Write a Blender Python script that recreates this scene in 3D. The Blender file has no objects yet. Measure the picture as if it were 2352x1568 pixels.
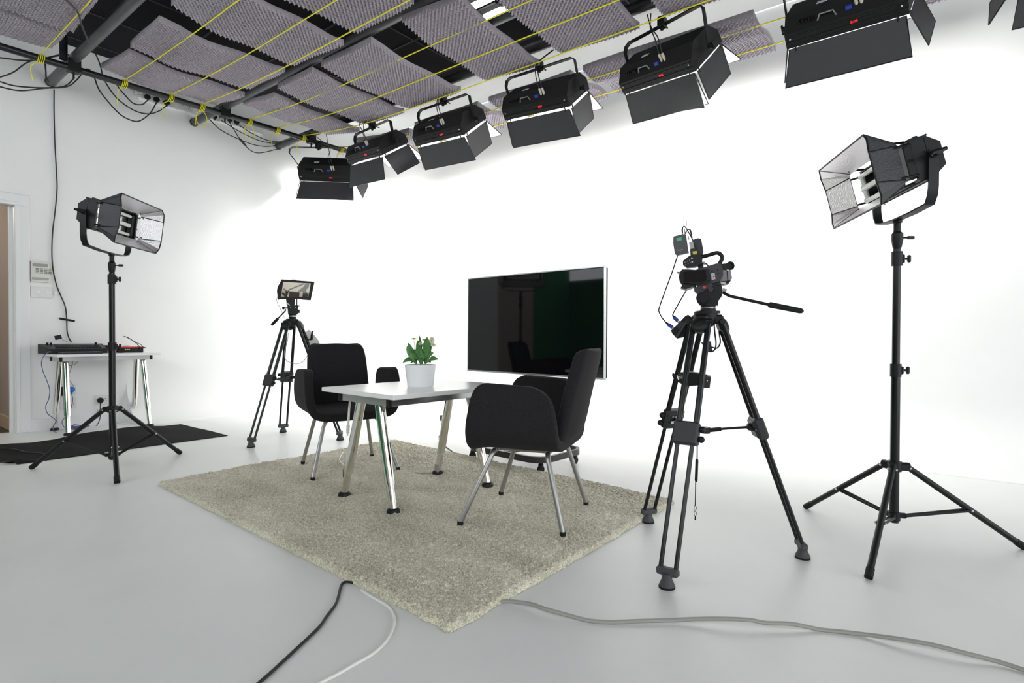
import bpy, bmesh, math, random
import numpy as np
from mathutils import Vector, Matrix
random.seed(7); np.random.seed(7)
C = bpy.context.scene.collection
SC = bpy.context.scene
rad = math.radians

# ------------------------------------------------------------------ camera, world, exposure
FPX, CX, CY, EYE = 1300.0, 1176.0, 784.0, 0.88
PITCH = math.atan(15.0 / FPX); YAW = math.atan((2200.0 - CX) / FPX); ROLL = 0.0035
_c, _s = math.cos(YAW), math.sin(YAW)
_f0 = Vector((_c, _s, 0)); _r0 = Vector((_s, -_c, 0)); _u0 = Vector((0, 0, 1))
FWD = math.cos(PITCH) * _f0 - math.sin(PITCH) * _u0
_u1 = math.sin(PITCH) * _f0 + math.cos(PITCH) * _u0
RIGHT = math.cos(ROLL) * _r0 + math.sin(ROLL) * _u1
UP = -math.sin(ROLL) * _r0 + math.cos(ROLL) * _u1
EYEP = Vector((0, 0, EYE))
cam = bpy.data.cameras.new('camera'); cam_o = bpy.data.objects.new('camera', cam); C.objects.link(cam_o)
cam.sensor_fit = 'HORIZONTAL'; cam.sensor_width = 36.0; cam.lens = 36.0 * FPX / 2352.0
cam.clip_start = 0.05; cam.clip_end = 60
cm = Matrix.Identity(4)
for i, ax in enumerate((RIGHT, UP, -FWD)):
    for j in range(3): cm[j][i] = ax[j]
cm.translation = EYEP
cam_o.matrix_world = cm
SC.camera = cam_o

LAMP_POWER = 37.0
WORLD_STRENGTH = 3.15
wd = bpy.data.worlds.new('daylight'); SC.world = wd; wd.use_nodes = True
bg = wd.node_tree.nodes['Background']
bg.inputs[0].default_value = (0.935, 0.975, 1.0, 1); bg.inputs[1].default_value = WORLD_STRENGTH
SC.view_settings.view_transform = 'Standard'; SC.view_settings.look = 'None'
SC.view_settings.exposure = 0.0; SC.view_settings.gamma = 1.0; SC.view_settings.use_curve_mapping = False
SC.cycles.use_denoising = True
SC.cycles.max_bounces = 8; SC.cycles.diffuse_bounces = 5; SC.cycles.glossy_bounces = 4
SC.cycles.transparent_max_bounces = 6; SC.cycles.caustics_reflective = False; SC.cycles.caustics_refractive = False
SC.cycles.sample_clamp_indirect = 6.0

# where the sight line through a point of the photograph meets a plane of the room
def ray(u, v): return FWD + (u - CX) / FPX * RIGHT - (v - CY) / FPX * UP
def on_z(u, v, z=0.0):
    d = ray(u, v); return EYEP + d * ((z - EYE) / d.z)
def on_y(u, v, y):
    d = ray(u, v); return EYEP + d * (y / d.y)
def on_x(u, v, x):
    d = ray(u, v); return EYEP + d * (x / d.x)
class Plane:
    """upright plane through a standing object's axis, square to the sight line; d = metres further away"""
    def __init__(s, x, y, crop=None):
        s.o = Vector((x, y, 0)); s.n = Vector((x, y, 0)).normalized(); s.crop = crop or (0, 0, 1)
    def __call__(s, u, v, d=0.0):
        u = s.crop[0] + u * s.crop[2]; v = s.crop[1] + v * s.crop[2]
        r = ray(u, v); return EYEP + r * ((s.o.dot(s.n)) / r.dot(s.n)) + s.n * d
    def w(s, crop): return Plane(s.o.x, s.o.y, crop)

# ------------------------------------------------------------------ materials
MATS = {}
def mat(name, col, rough=0.5, metal=0.0, noise=None, bump=None, emit=None, strength=1.0, coat=0.0, sheen=0.0, spec=None, speckle=None):
    if name in MATS: return MATS[name]
    m = bpy.data.materials.new(name); m.use_nodes = True; nt = m.node_tree; N = nt.nodes; L = nt.links
    b = N['Principled BSDF']
    b.inputs['Base Color'].default_value = (*col, 1); b.inputs['Roughness'].default_value = rough
    b.inputs['Metallic'].default_value = metal
    if coat: b.inputs['Coat Weight'].default_value = coat; b.inputs['Coat Roughness'].default_value = 0.1
    if sheen: b.inputs['Sheen Weight'].default_value = sheen; b.inputs['Sheen Roughness'].default_value = 0.5
    if spec is not None: b.inputs['Specular IOR Level'].default_value = spec
    if emit:
        b.inputs['Emission Color'].default_value = (*emit, 1); b.inputs['Emission Strength'].default_value = strength
    tc = N.new('ShaderNodeTexCoord')
    if noise:                                   # (scale, amount)
        n = N.new('ShaderNodeTexNoise'); n.inputs['Scale'].default_value = noise[0]; n.inputs['Detail'].default_value = 4
        L.new(tc.outputs['Object'], n.inputs['Vector'])
        r = N.new('ShaderNodeMapRange'); r.inputs['From Min'].default_value = 0.3; r.inputs['From Max'].default_value = 0.7
        r.inputs['To Min'].default_value = 1 - noise[1]; r.inputs['To Max'].default_value = 1 + noise[1]
        L.new(n.outputs['Fac'], r.inputs['Value'])
        x = N.new('ShaderNodeVectorMath'); x.operation = 'SCALE'; x.inputs[0].default_value = col
        L.new(r.outputs[0], x.inputs['Scale']); L.new(x.outputs[0], b.inputs['Base Color'])
    if bump:                                    # (scale, strength, distance)
        n = N.new('ShaderNodeTexNoise'); n.inputs['Scale'].default_value = bump[0]; n.inputs['Detail'].default_value = 3
        L.new(tc.outputs['Object'], n.inputs['Vector'])
        p = N.new('ShaderNodeBump'); p.inputs['Strength'].default_value = bump[1]; p.inputs['Distance'].default_value = bump[2]
        L.new(n.outputs['Fac'], p.inputs['Height']); L.new(p.outputs[0], b.inputs['Normal'])
    MATS[name] = m
    return m
def hammered(name, col, rough, metal):          # pebbled sheet metal of the barn doors
    m = mat(name, col, rough, metal); nt = m.node_tree; N = nt.nodes; L = nt.links
    tc = N.new('ShaderNodeTexCoord'); v = N.new('ShaderNodeTexVoronoi'); v.inputs['Scale'].default_value = 170
    p = N.new('ShaderNodeBump'); p.inputs['Strength'].default_value = 0.5; p.inputs['Distance'].default_value = 0.002
    L.new(tc.outputs['Object'], v.inputs['Vector']); L.new(v.outputs['Distance'], p.inputs['Height'])
    L.new(p.outputs[0], N['Principled BSDF'].inputs['Normal']); return m
def glass_tint(name, col, gl=0.12):
    m = bpy.data.materials.new(name); m.use_nodes = True; nt = m.node_tree; N = nt.nodes; L = nt.links
    N.remove(N['Principled BSDF']); t = N.new('ShaderNodeBsdfTransparent'); t.inputs[0].default_value = (*col, 1)
    g = N.new('ShaderNodeBsdfGlossy'); g.inputs['Roughness'].default_value = 0.03
    x = N.new('ShaderNodeMixShader'); x.inputs[0].default_value = gl
    L.new(t.outputs[0], x.inputs[1]); L.new(g.outputs[0], x.inputs[2]); L.new(x.outputs[0], N['Material Output'].inputs[0])
    MATS[name] = m; return m

WHITE = mat('white_wall_paint', (0.86, 0.865, 0.86), 0.6, noise=(3, 0.012))
FLOORM = mat('white_floor_paint', (0.79, 0.80, 0.79), 0.36, noise=(2.2, 0.025), bump=(9, 0.05, 0.01), spec=0.5)
GLOSSW = mat('white_gloss_trim', (0.82, 0.83, 0.83), 0.35)
BROWNW = mat('brown_passage_wall', (0.42, 0.355, 0.305), 0.8)
CARPETD = mat('dark_passage_carpet', (0.07, 0.055, 0.045), 0.95)
GREENB = mat('green_screen_paint', (0.032, 0.23, 0.105), 0.9, noise=(6, 0.05))
BROWNC = mat('beige_unseen_wall', (0.55, 0.45, 0.42), 0.9)
BLACKM = mat('black_powder_coat', (0.009, 0.009, 0.010), 0.45, spec=0.3, bump=(120, 0.08, 0.001))
BLACKG = mat('black_gloss_tube', (0.006, 0.006, 0.007), 0.25, spec=0.35)
BLACKP = mat('black_plastic', (0.010, 0.010, 0.011), 0.42, spec=0.25)
BLACKR = mat('black_rubber', (0.012, 0.012, 0.013), 0.7, spec=0.25)
GREYP = mat('dark_grey_plastic', (0.035, 0.035, 0.039), 0.42, spec=0.3)
GREYB = mat('grey_rubber', (0.06, 0.063, 0.065), 0.6)
LIGHTGREY = mat('light_grey_plastic', (0.5, 0.5, 0.5), 0.4)
DOORB = hammered('black_barn_door', (0.031, 0.031, 0.035), 0.48, 0.0)
DOORS = hammered('silver_barn_door', (0.80, 0.78, 0.80), 0.36, 0.9)
REFL = mat('reflector_aluminium', (0.88, 0.88, 0.88), 0.18, 1.0)
TUBEOFF = mat('frosted_tube_glass', (0.80, 0.83, 0.77), 0.25, coat=0.4)
TUBEON = mat('lit_tube', (0.9, 0.9, 0.9), 0.4, emit=(1, 0.99, 0.97), strength=9.0)
CHROME = mat('chrome', (0.86, 0.84, 0.80), 0.07, 1.0)
STEEL = mat('grey_steel', (0.36, 0.36, 0.355), 0.34, 0.75)
ALU = mat('brushed_aluminium', (0.6, 0.6, 0.6), 0.3, 1.0)
RAIL = mat('grey_rail', (0.55, 0.56, 0.57), 0.22, 0.9)
LAM = mat('white_laminate', (0.90, 0.90, 0.90), 0.26, spec=0.6)
FABRIC = mat('charcoal_wool', (0.0195, 0.0180, 0.0200), 0.95, noise=(420, 0.4), bump=(500, 0.4, 0.002), sheen=0.04, spec=0.2)
CLOTHB = mat('black_cloth', (0.0105, 0.010, 0.011), 0.9, spec=0.15, noise=(30, 0.15), bump=(300, 0.3, 0.002))
FOAM = mat('grey_acoustic_foam', (0.42, 0.385, 0.43), 0.95, noise=(60, 0.08), spec=0.05)
TILE = mat('dark_ceiling_tile', (0.013, 0.012, 0.015), 0.8, noise=(2, 0.25), spec=0.15)
ROPE = mat('yellow_rope', (0.78, 0.72, 0.02), 0.55)
PIPEG = mat('grey_scaffold_pipe', (0.085, 0.085, 0.09), 0.35, 0.5, noise=(5, 0.2))
PIPEB = mat('black_pipe', (0.012, 0.012, 0.014), 0.32)
CABLEB = mat('black_cable', (0.012, 0.012, 0.013), 0.5)
CABLEG = mat('grey_cable', (0.30, 0.29, 0.28), 0.55)
CABLEW = mat('white_cable', (0.90, 0.90, 0.86), 0.45)
CABLEF = mat('pale_grey_cable', (0.36, 0.35, 0.325), 0.5)
CABLEL = mat('blue_cable', (0.10, 0.11, 0.26), 0.5)
BLUE = mat('blue_plastic', (0.02, 0.05, 0.42), 0.4)
BLUEP = mat('bright_blue_plastic', (0.02, 0.16, 0.62), 0.4)
RED = mat('red_plastic', (0.62, 0.02, 0.02), 0.4)
REDLED = mat('red_led', (0.3, 0.0, 0.0), 0.4, emit=(1, 0.03, 0.04), strength=1.2)
GREENLCD = mat('green_lcd', (0.02, 0.22, 0.12), 0.3, emit=(0.02, 0.4, 0.2), strength=0.25)
YELLOW = mat('yellow_label', (0.75, 0.68, 0.08), 0.5)
CREAM = mat('cream_plastic', (0.70, 0.69, 0.63), 0.4)
WPLAS = mat('white_plastic', (0.76, 0.76, 0.76), 0.35)
SCREEN = mat('tv_glass', (0.004, 0.004, 0.005), 0.035, spec=0.42)
POT = mat('white_ceramic', (0.92, 0.93, 0.94), 0.3)
SOIL = mat('dark_soil', (0.02, 0.015, 0.012), 0.95)
LEAF = mat('green_leaf', (0.075, 0.22, 0.055), 0.45, noise=(40, 0.35))
STEM = mat('green_stem', (0.12, 0.26, 0.08), 0.5)
PETAL = mat('cream_petal', (0.86, 0.85, 0.72), 0.6)
POLLEN = mat('yellow_pollen', (0.65, 0.42, 0.06), 0.8)
PROMPT = glass_tint('prompter_glass', (0.46, 0.435, 0.375), 0.08)
LAMPW = mat('passage_fill_glow', (0.9, 0.9, 0.9), 0.5, emit=(1, 0.9, 0.75), strength=6.0)

# ------------------------------------------------------------------ mesh building
_chamfer = {}
def frame_from(z, hint=Vector((0, 0, 1))):
    z = z.normalized()
    if abs(z.dot(hint)) > 0.98: hint = Vector((1, 0, 0)) if abs(z.x) < 0.9 else Vector((0, 1, 0))
    x = hint.cross(z).normalized(); y = z.cross(x); return x, y, z
class MB:
    def __init__(s): s.v = []; s.f = []; s.m = []
    def add(s, vs, fs, mi=0):
        o = len(s.v); s.v += [Vector(p) for p in vs]
        for f in fs: s.f.append([i + o for i in f]); s.m.append(mi)
        return s
    def box(s, c, size, axes=None, bev=0.0, mi=0):
        c = Vector(c); hx, hy, hz = [q / 2 for q in size]
        ax = axes or (Vector((1, 0, 0)), Vector((0, 1, 0)), Vector((0, 0, 1)))
        b = min(bev, hx * 0.9, hy * 0.9, hz * 0.9)
        if b <= 0:
            vs = [(i, j, k) for i in (-hx, hx) for j in (-hy, hy) for k in (-hz, hz)]
            fs = [(0, 1, 3, 2), (4, 6, 7, 5), (0, 4, 5, 1), (2, 3, 7, 6), (0, 2, 6, 4), (1, 5, 7, 3)]
        else:
            vs = []; idx = {}
            for i in (-1, 1):
                for j in (-1, 1):
                    for k in (-1, 1):
                        for a in range(3):
                            p = [i * (hx - b), j * (hy - b), k * (hz - b)]
                            p[a] = (i * hx, j * hy, k * hz)[a]
                            idx[(i, j, k, a)] = len(vs); vs.append(tuple(p))
            fs = []
            cyc = [(-1, -1), (1, -1), (1, 1), (-1, 1)]
            for a in range(3):
                for sg in (-1, 1):
                    q = []
                    for (p_, r_) in cyc:
                        k = [0, 0, 0]; k[a] = sg; k[(a + 1) % 3] = p_; k[(a + 2) % 3] = r_; q.append(idx[(*k, a)])
                    fs.append(q if sg > 0 else q[::-1])
            for a in range(3):
                a1, a2 = (a + 1) % 3, (a + 2) % 3
                for s1 in (-1, 1):
                    for s2 in (-1, 1):
                        k = [0, 0, 0]; k[a1] = s1; k[a2] = s2; q = []
                        for e, w in ((-1, a1), (1, a1), (1, a2), (-1, a2)):
                            k[a] = e; q.append(idx[(*k, w)])
                        fs.append(q)
            for i in (-1, 1):
                for j in (-1, 1):
                    for k in (-1, 1): fs.append([idx[(i, j, k, 0)], idx[(i, j, k, 1)], idx[(i, j, k, 2)]])
        return s.add([c + ax[0] * p[0] + ax[1] * p[1] + ax[2] * p[2] for p in vs], fs, mi)
    def cyl(s, p0, p1, r0, r1=None, seg=14, mi=0, caps=True):
        return s.tube([p0, p1], [r0, r0 if r1 is None else r1], seg, mi, caps)
    def tube(s, pts, r, seg=8, mi=0, caps=True, closed=False):
        pts = [Vector(p) for p in pts]; n = len(pts)
        rs = r if isinstance(r, (list, tuple)) else [r] * n
        T = []
        for i in range(n):
            a = pts[i - 1] if (i > 0 or closed) else pts[i]; b = pts[(i + 1) % n] if (i < n - 1 or closed) else pts[i]
            d = b - a; T.append(d.normalized() if d.length > 1e-9 else Vector((0, 0, 1)))
        x, y, _ = frame_from(T[0]); vs = []
        for i in range(n):
            t = T[i]; x = (x - t * x.dot(t))
            x = x.normalized() if x.length > 1e-6 else frame_from(t)[0]
            y = t.cross(x)
            for k in range(seg):
                an = 2 * math.pi * k / seg; vs.append(pts[i] + (x * math.cos(an) + y * math.sin(an)) * rs[i])
        fs = []
        for i in range(n if closed else n - 1):
            j = (i + 1) % n
            for k in range(seg): fs.append((i * seg + k, i * seg + (k + 1) % seg, j * seg + (k + 1) % seg, j * seg + k))
        if caps and not closed: fs += [tuple(range(seg - 1, -1, -1)), tuple((n - 1) * seg + k for k in range(seg))]
        return s.add(vs, fs, mi)
    def lathe(s, prof, c, axis=Vector((0, 0, 1)), seg=24, mi=0):
        x, y, z = frame_from(Vector(axis)); c = Vector(c); vs = []; fs = []
        for (r, h) in prof:
            for k in range(seg):
                an = 2 * math.pi * k / seg; vs.append(c + (x * math.cos(an) + y * math.sin(an)) * max(r, 1e-5) + z * h)
        for i in range(len(prof) - 1):
            for k in range(seg): fs.append((i * seg + k, i * seg + (k + 1) % seg, (i + 1) * seg + (k + 1) % seg, (i + 1) * seg + k))
        fs += [tuple(range(seg - 1, -1, -1)), tuple((len(prof) - 1) * seg + k for k in range(seg))]
        return s.add(vs, fs, mi)
    def ball(s, c, r, seg=12, rings=8, sc=(1, 1, 1), mi=0):
        pr = []
        c = Vector(c); vs = []; fs = []
        for i in range(rings + 1):
            th = math.pi * i / rings
            for k in range(seg):
                an = 2 * math.pi * k / seg
                vs.append(c + Vector((r * sc[0] * math.sin(th) * math.cos(an), r * sc[1] * math.sin(th) * math.sin(an), r * sc[2] * math.cos(th))))
        for i in range(rings):
            for k in range(seg): fs.append((i * seg + k, (i + 1) * seg + k, (i + 1) * seg + (k + 1) % seg, i * seg + (k + 1) % seg))
        return s.add(vs, fs, mi)
    def prism(s, A, B, mi=0):
        n = len(A); vs = list(A) + list(B)
        fs = [tuple(range(n)), tuple(range(2 * n - 1, n - 1, -1))] + [(i, (i + 1) % n, n + (i + 1) % n, n + i) for i in range(n)]
        return s.add(vs, fs, mi)
    def slab(s, P, pts, d0, d1, mi=0, inset=0.0):
        """outline seen square-on, given real depth d0..d1"""
        A = [P(u, v, d0) for u, v in pts]; B = [P(u, v, d1) for u, v in pts]
        return s.prism(A, B, mi)
    def panel(s, c, t, n_up=None, mi_f=0, mi_b=1):
        """thin sheet with thickness t from corner loop c; first face material mi_f, other mi_b"""
        c = [Vector(p) for p in c]; n = (c[1] - c[0]).cross(c[2] - c[0]).normalized()
        k = len(c); vs = [p + n * t / 2 for p in c] + [p - n * t / 2 for p in c]
        s.add(vs, [tuple(range(k))], mi_f)
        o = len(s.v) - 2 * k
        s.f.append([o + i for i in range(2 * k - 1, k - 1, -1)]); s.m.append(mi_b)
        for i in range(k): s.f.append([o + i, o + k + i, o + k + (i + 1) % k, o + (i + 1) % k]); s.m.append(mi_b)
        return s
    def grid(s, G, mi=0, wrap=False):
        R, W = len(G), len(G[0]); vs = [p for row in G for p in row]; fs = []
        for i in range(R - 1):
            for j in range(W if wrap else W - 1): fs.append((i * W + j, i * W + (j + 1) % W, (i + 1) * W + (j + 1) % W, (i + 1) * W + j))
        return s.add(vs, fs, mi)
    def sheet(s, G, th, mi=0):
        """solid curved sheet of thickness th about the grid G"""
        A = np.array([[tuple(p) for p in r] for r in G]); du = np.gradient(A, axis=0); dv = np.gradient(A, axis=1)
        n = np.cross(du, dv); n /= np.linalg.norm(n, axis=2, keepdims=True) + 1e-12
        T = A + n * th / 2; B = A - n * th / 2; R, W = A.shape[:2]
        vs = [Vector(p) for p in T.reshape(-1, 3)] + [Vector(p) for p in B.reshape(-1, 3)]; o = R * W; fs = []
        for i in range(R - 1):
            for j in range(W - 1):
                q = (i * W + j, i * W + j + 1, (i + 1) * W + j + 1, (i + 1) * W + j)
                fs.append(q); fs.append(tuple(o + k for k in q[::-1]))
        loop = [j for j in range(W)] + [i * W + W - 1 for i in range(1, R)] + [(R - 1) * W + j for j in range(W - 2, -1, -1)] + [i * W for i in range(R - 2, 0, -1)]
        for a, b in zip(loop, loop[1:] + loop[:1]): fs.append((a, o + a, o + b, b))
        return s.add(vs, fs, mi)
    def build(s, name, mats, parent=None, smooth=35, subsurf=0, recalc=True, local=False):
        me = bpy.data.meshes.new(name)
        inv = None if (local or parent is None) else WM[root_of(parent)].inverted()
        vs = [tuple(inv @ p) if inv else tuple(p) for p in s.v]
        me.from_pydata(vs, [], s.f)
        mats = mats if isinstance(mats, (list, tuple)) else [mats]
        for m in mats: me.materials.append(m)
        if len(mats) > 1: me.polygons.foreach_set('material_index', s.m)
        if recalc:
            b = bmesh.new(); b.from_mesh(me); bmesh.ops.recalc_face_normals(b, faces=b.faces); b.to_mesh(me); b.free()
        if smooth:
            me.polygons.foreach_set('use_smooth', [True] * len(me.polygons)); me.set_sharp_from_angle(angle=rad(smooth))
        me.update()
        o = bpy.data.objects.new(name, me); C.objects.link(o)
        if parent is not None: o.parent = parent
        if subsurf:
            md = o.modifiers.new('subsurf', 'SUBSURF'); md.levels = subsurf; md.render_levels = subsurf
        return o
WM = {}
def root_of(o):
    while o.parent is not None: o = o.parent
    return o.name
def thing(name, label, cat, loc=(0, 0, 0), rotz=0.0, group=None):
    o = bpy.data.objects.new(name, None); C.objects.link(o); o.empty_display_size = 0.1
    o.location = loc; o.rotation_euler = (0, 0, rotz)
    o['label'] = label; o['category'] = cat
    if group: o['group'] = group
    WM[o.name] = Matrix.Translation(Vector(loc)) @ Matrix.Rotation(rotz, 4, 'Z')
    return o
def tag(o, label, cat, group=None):
    o['label'] = label; o['category'] = cat
    if group: o['group'] = group
    return o
def struct(o): o['kind'] = 'structure'; return o
def solo(mb, name, m, label, cat, group=None, **k):
    """a thing that is a single mesh, its origin at the middle of its base"""
    xs = [p.x for p in mb.v]; ys = [p.y for p in mb.v]; zs = [p.z for p in mb.v]
    o0 = Vector(((min(xs) + max(xs)) / 2, (min(ys) + max(ys)) / 2, min(zs)))
    mb.v = [p - o0 for p in mb.v]
    o = mb.build(name, m, None, **k); o.location = o0
    WM[o.name] = Matrix.Translation(o0)
    return tag(o, label, cat, group)
def text(name, body, size, pos, xdir, ydir, m, parent, extrude=0.0004, align='CENTER'):
    cu = bpy.data.curves.new(name, 'FONT'); cu.body = body; cu.size = size; cu.extrude = extrude
    cu.align_x = align; cu.align_y = 'CENTER'; cu.materials.append(m); cu.resolution_u = 2
    tmp = bpy.data.objects.new('lettering', cu); C.objects.link(tmp)
    me = bpy.data.meshes.new_from_object(tmp.evaluated_get(bpy.context.evaluated_depsgraph_get()))
    bpy.data.objects.remove(tmp); bpy.data.curves.remove(cu); me.name = name
    o = bpy.data.objects.new(name, me); C.objects.link(o)
    x = Vector(xdir).normalized(); y = (Vector(ydir) - x * Vector(ydir).dot(x)).normalized(); z = x.cross(y)
    M = Matrix.Identity(4)
    for i, a in enumerate((x, y, z)):
        for j in range(3): M[j][i] = a[j]
    M.translation = Vector(pos)
    if parent is not None:
        o.parent = parent; M = WM[root_of(parent)].inverted() @ M
    o.matrix_basis = M
    return o
def spline(pts, n=6):
    """smooth path through points"""
    P = [Vector(p) for p in pts]
    if len(P) < 3: return P
    out = []
    Q = [P[0] * 2 - P[1]] + P + [P[-1] * 2 - P[-2]]
    for i in range(1, len(Q) - 2):
        a, b, c, d = Q[i - 1], Q[i], Q[i + 1], Q[i + 2]
        for k in range(n):
            t = k / n
            out.append(0.5 * ((2 * b) + (c - a) * t + (2 * a - 5 * b + 4 * c - d) * t * t + (3 * b - a - 3 * c + d) * t ** 3))
    out.append(P[-1]); return out
X_, Y_, Z_ = Vector((1, 0, 0)), Vector((0, 1, 0)), Vector((0, 0, 1))
def wallnoise(x, y, seed, sc):
    rs = np.random.RandomState(seed); o = np.zeros_like(x)
    for k in range(5):
        a = rs.uniform(0, 6.28); fx, fy = math.cos(a) * sc * (0.6 + k * 0.5), math.sin(a) * sc * (0.6 + k * 0.5)
        o += np.sin(x * fx + y * fy + rs.uniform(0, 6.28)) / (1 + k)
    return o / 2.2

# ------------------------------------------------------------------ the room
WY, WX, CEIL = 6.50, 4.95, 3.55
fb = MB().box((1.35, 0.3, -0.05), (7.3, 12.6, 0.1)); struct(fb.build('floor', FLOORM, smooth=0))
w = MB()
w.box((1.6325, WY + 0.06, CEIL / 2), (0.835, 0.12, CEIL))
w.box((0.8, WY + 0.06, (2.012 + CEIL) / 2), (0.83, 0.12, CEIL - 2.012))
w.box((0.0175, WY + 0.06, CEIL / 2), (0.735, 0.12, CEIL))
struct(w.build('wall_left', WHITE, smooth=0))
w = MB(); w.box((-0.775, WY + 0.06, CEIL / 2), (0.85, 0.12, CEIL)); struct(w.build('wall_left_beige', BROWNC, smooth=0))  # unseen plain stretch of wall, beige for the television's reflection
w = MB(); w.box((-2.25, 3.9, 0.95), (0.1, 5.4, 1.9)); w.box((-1.70, WY + 0.06, 1.6), (1.0, 0.12, 3.2)); struct(w.build('wall_rear', GREENB, smooth=0))
w = MB(); w.box((-1.35, 5.1, 0.002), (1.6, 2.75, 0.004)); struct(w.build('floor_green', GREENB, smooth=0))
w = MB(); w.box((-2.25, -2.4, 0.95), (0.1, 7.2, 1.9)); struct(w.build('wall_rear_added', BROWNC, smooth=0))  # unseen; added to calm chrome reflections, low so world light clears it
# curved studio wall: floor sweeps up into the back wall, and back wall round into the left wall
def cyc():
    Rc, r = 0.85, 0.42; path = []
    for x in np.linspace(2.05, WX - Rc, 8): path.append((Vector((x, WY, 0)), Vector((0, -1, 0))))
    for a in np.linspace(0, 90, 14)[1:]:
        t = rad(a); n = Vector((-math.sin(t), -math.cos(t), 0)); path.append((Vector((WX - Rc, WY - Rc, 0)) - n * Rc, n))
    for y in np.linspace(WY - Rc, -6, 12)[1:]: path.append((Vector((WX, y, 0)), Vector((-1, 0, 0))))
    prof = [(r * (1 - math.sin(rad(a))), 0.0006 + r * (1 - math.cos(rad(a)))) for a in np.linspace(0, 90, 15)] + [(0, 1.5), (0, CEIL)]
    m = MB(); m.grid([[p + n * d + Z_ * z for d, z in prof] for p, n in path])
    p, n = path[0]; m.add([p + n * d + Z_ * z for d, z in prof] + [p], [tuple(range(len(prof) + 1))])
    # the wall's own thickness behind
    m.box((WX + 0.08, 0.25, CEIL / 2), (0.1, 12.5, CEIL)); m.box((3.5, WY + 0.08, CEIL / 2), (2.9, 0.1, CEIL))
    return m
struct(cyc().build('wall_back', WHITE, smooth=50, recalc=False))
c = MB(); c.box((1.05, 0.3, CEIL + 0.03), (6.5, 12.6, 0.06)); struct(c.build('ceiling', TILE, smooth=0))
g = MB()                                                        # joints between the dark ceiling tiles
for i in range(11): g.box((-1.9 + i * 0.6, 0.3, CEIL - 0.003), (0.018, 12.5, 0.008))
for j in range(21): g.box((1.05, -5.7 + j * 0.6, CEIL - 0.003), (6.4, 0.018, 0.008))
struct(g.build('trim_1', mat('tile_joint', (0.012, 0.012, 0.014), 0.6), smooth=0))
c = MB(); c.box((4.62, 0.3, CEIL + 0.03), (0.64, 12.6, 0.06)); struct(c.build('ceiling_white_strip', WHITE, smooth=0))
c = MB(); c.box((4.29, 0.3, CEIL - 0.012), (0.022, 12.4, 0.024)); struct(c.build('trim_2', GLOSSW, smooth=0))
# skirting along the left wall
b = MB(); b.box((1.67, WY - 0.008, 0.055), (0.76, 0.016, 0.11), bev=0.004); b.box((1.67, WY - 0.011, 0.012), (0.76, 0.022, 0.024))
struct(b.build('baseboard_left', GLOSSW))
# doorway: lining, stop and architrave
d = MB()
d.box((1.208, WY + 0.06, 1.0), (0.016, 0.122, 2.0)); d.box((0.392, WY + 0.06, 1.0), (0.016, 0.122, 2.0)); d.box((0.80, WY + 0.06, 2.006), (0.83, 0.122, 0.012))
d.box((1.19, WY + 0.09, 1.0), (0.022, 0.03, 2.0)); d.box((0.41, WY + 0.09, 1.0), (0.022, 0.03, 2.0))
for x0, sg in ((1.205, 1), (0.395, -1)):
    d.box((x0 + sg * 0.05, WY - 0.009, 1.0), (0.10, 0.02, 2.0), bev=0.004); d.box((x0 + sg * 0.014, WY - 0.021, 1.0), (0.03, 0.014, 2.0), bev=0.004)
d.box((0.80, WY - 0.009, 2.05), (1.01, 0.02, 0.10), bev=0.004); d.box((0.80, WY - 0.021, 2.015), (0.868, 0.014, 0.03), bev=0.004)
struct(d.build('door_1', GLOSSW))
# passage beyond the doorway
p = MB(); p.box((1.265, 8.05, 1.25), (0.10, 2.86, 2.5)); p.box((0.3, 9.5, 1.25), (2.2, 0.1, 2.5)); p.box((-0.75, 8.05, 1.25), (0.1, 2.9, 2.5))
struct(p.build('wall_passage', BROWNW, smooth=0))
p = MB(); p.box((0.3, 8.06, -0.012), (2.2, 2.86, 0.03)); struct(p.build('floor_passage', CARPETD, smooth=0))
p = MB(); p.box((1.207, 8.05, 0.06), (0.016, 2.8, 0.12), bev=0.004); struct(p.build('baseboard_passage', mat('beige_skirting', (0.55, 0.42, 0.32), 0.5)))
p = MB(); p.box((0.3, 8.06, 2.53), (2.2, 2.9, 0.06)); struct(p.build('ceiling_passage', WHITE, smooth=0))
pl = bpy.data.lights.new('passage_fill_light', 'POINT'); pl.energy = 24; pl.color = (1, 0.86, 0.72); pl.shadow_soft_size = 0.12  # out-of-view lamp added to brighten the passage
t = thing('passage_fill_lamp', 'unseen round lamp added to light the passage beyond the doorway', 'lamp', (0.4, 8.2, 2.5))
MB().lathe([(0.0, -0.09), (0.08, -0.085), (0.12, -0.05), (0.13, 0.0)], (0.4, 8.2, 2.5)).build('shade', LAMPW, t)
plo = bpy.data.objects.new('passage_fill_light', pl); C.objects.link(plo); plo.parent = t; plo.location = (0, 0, -0.25)

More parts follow.
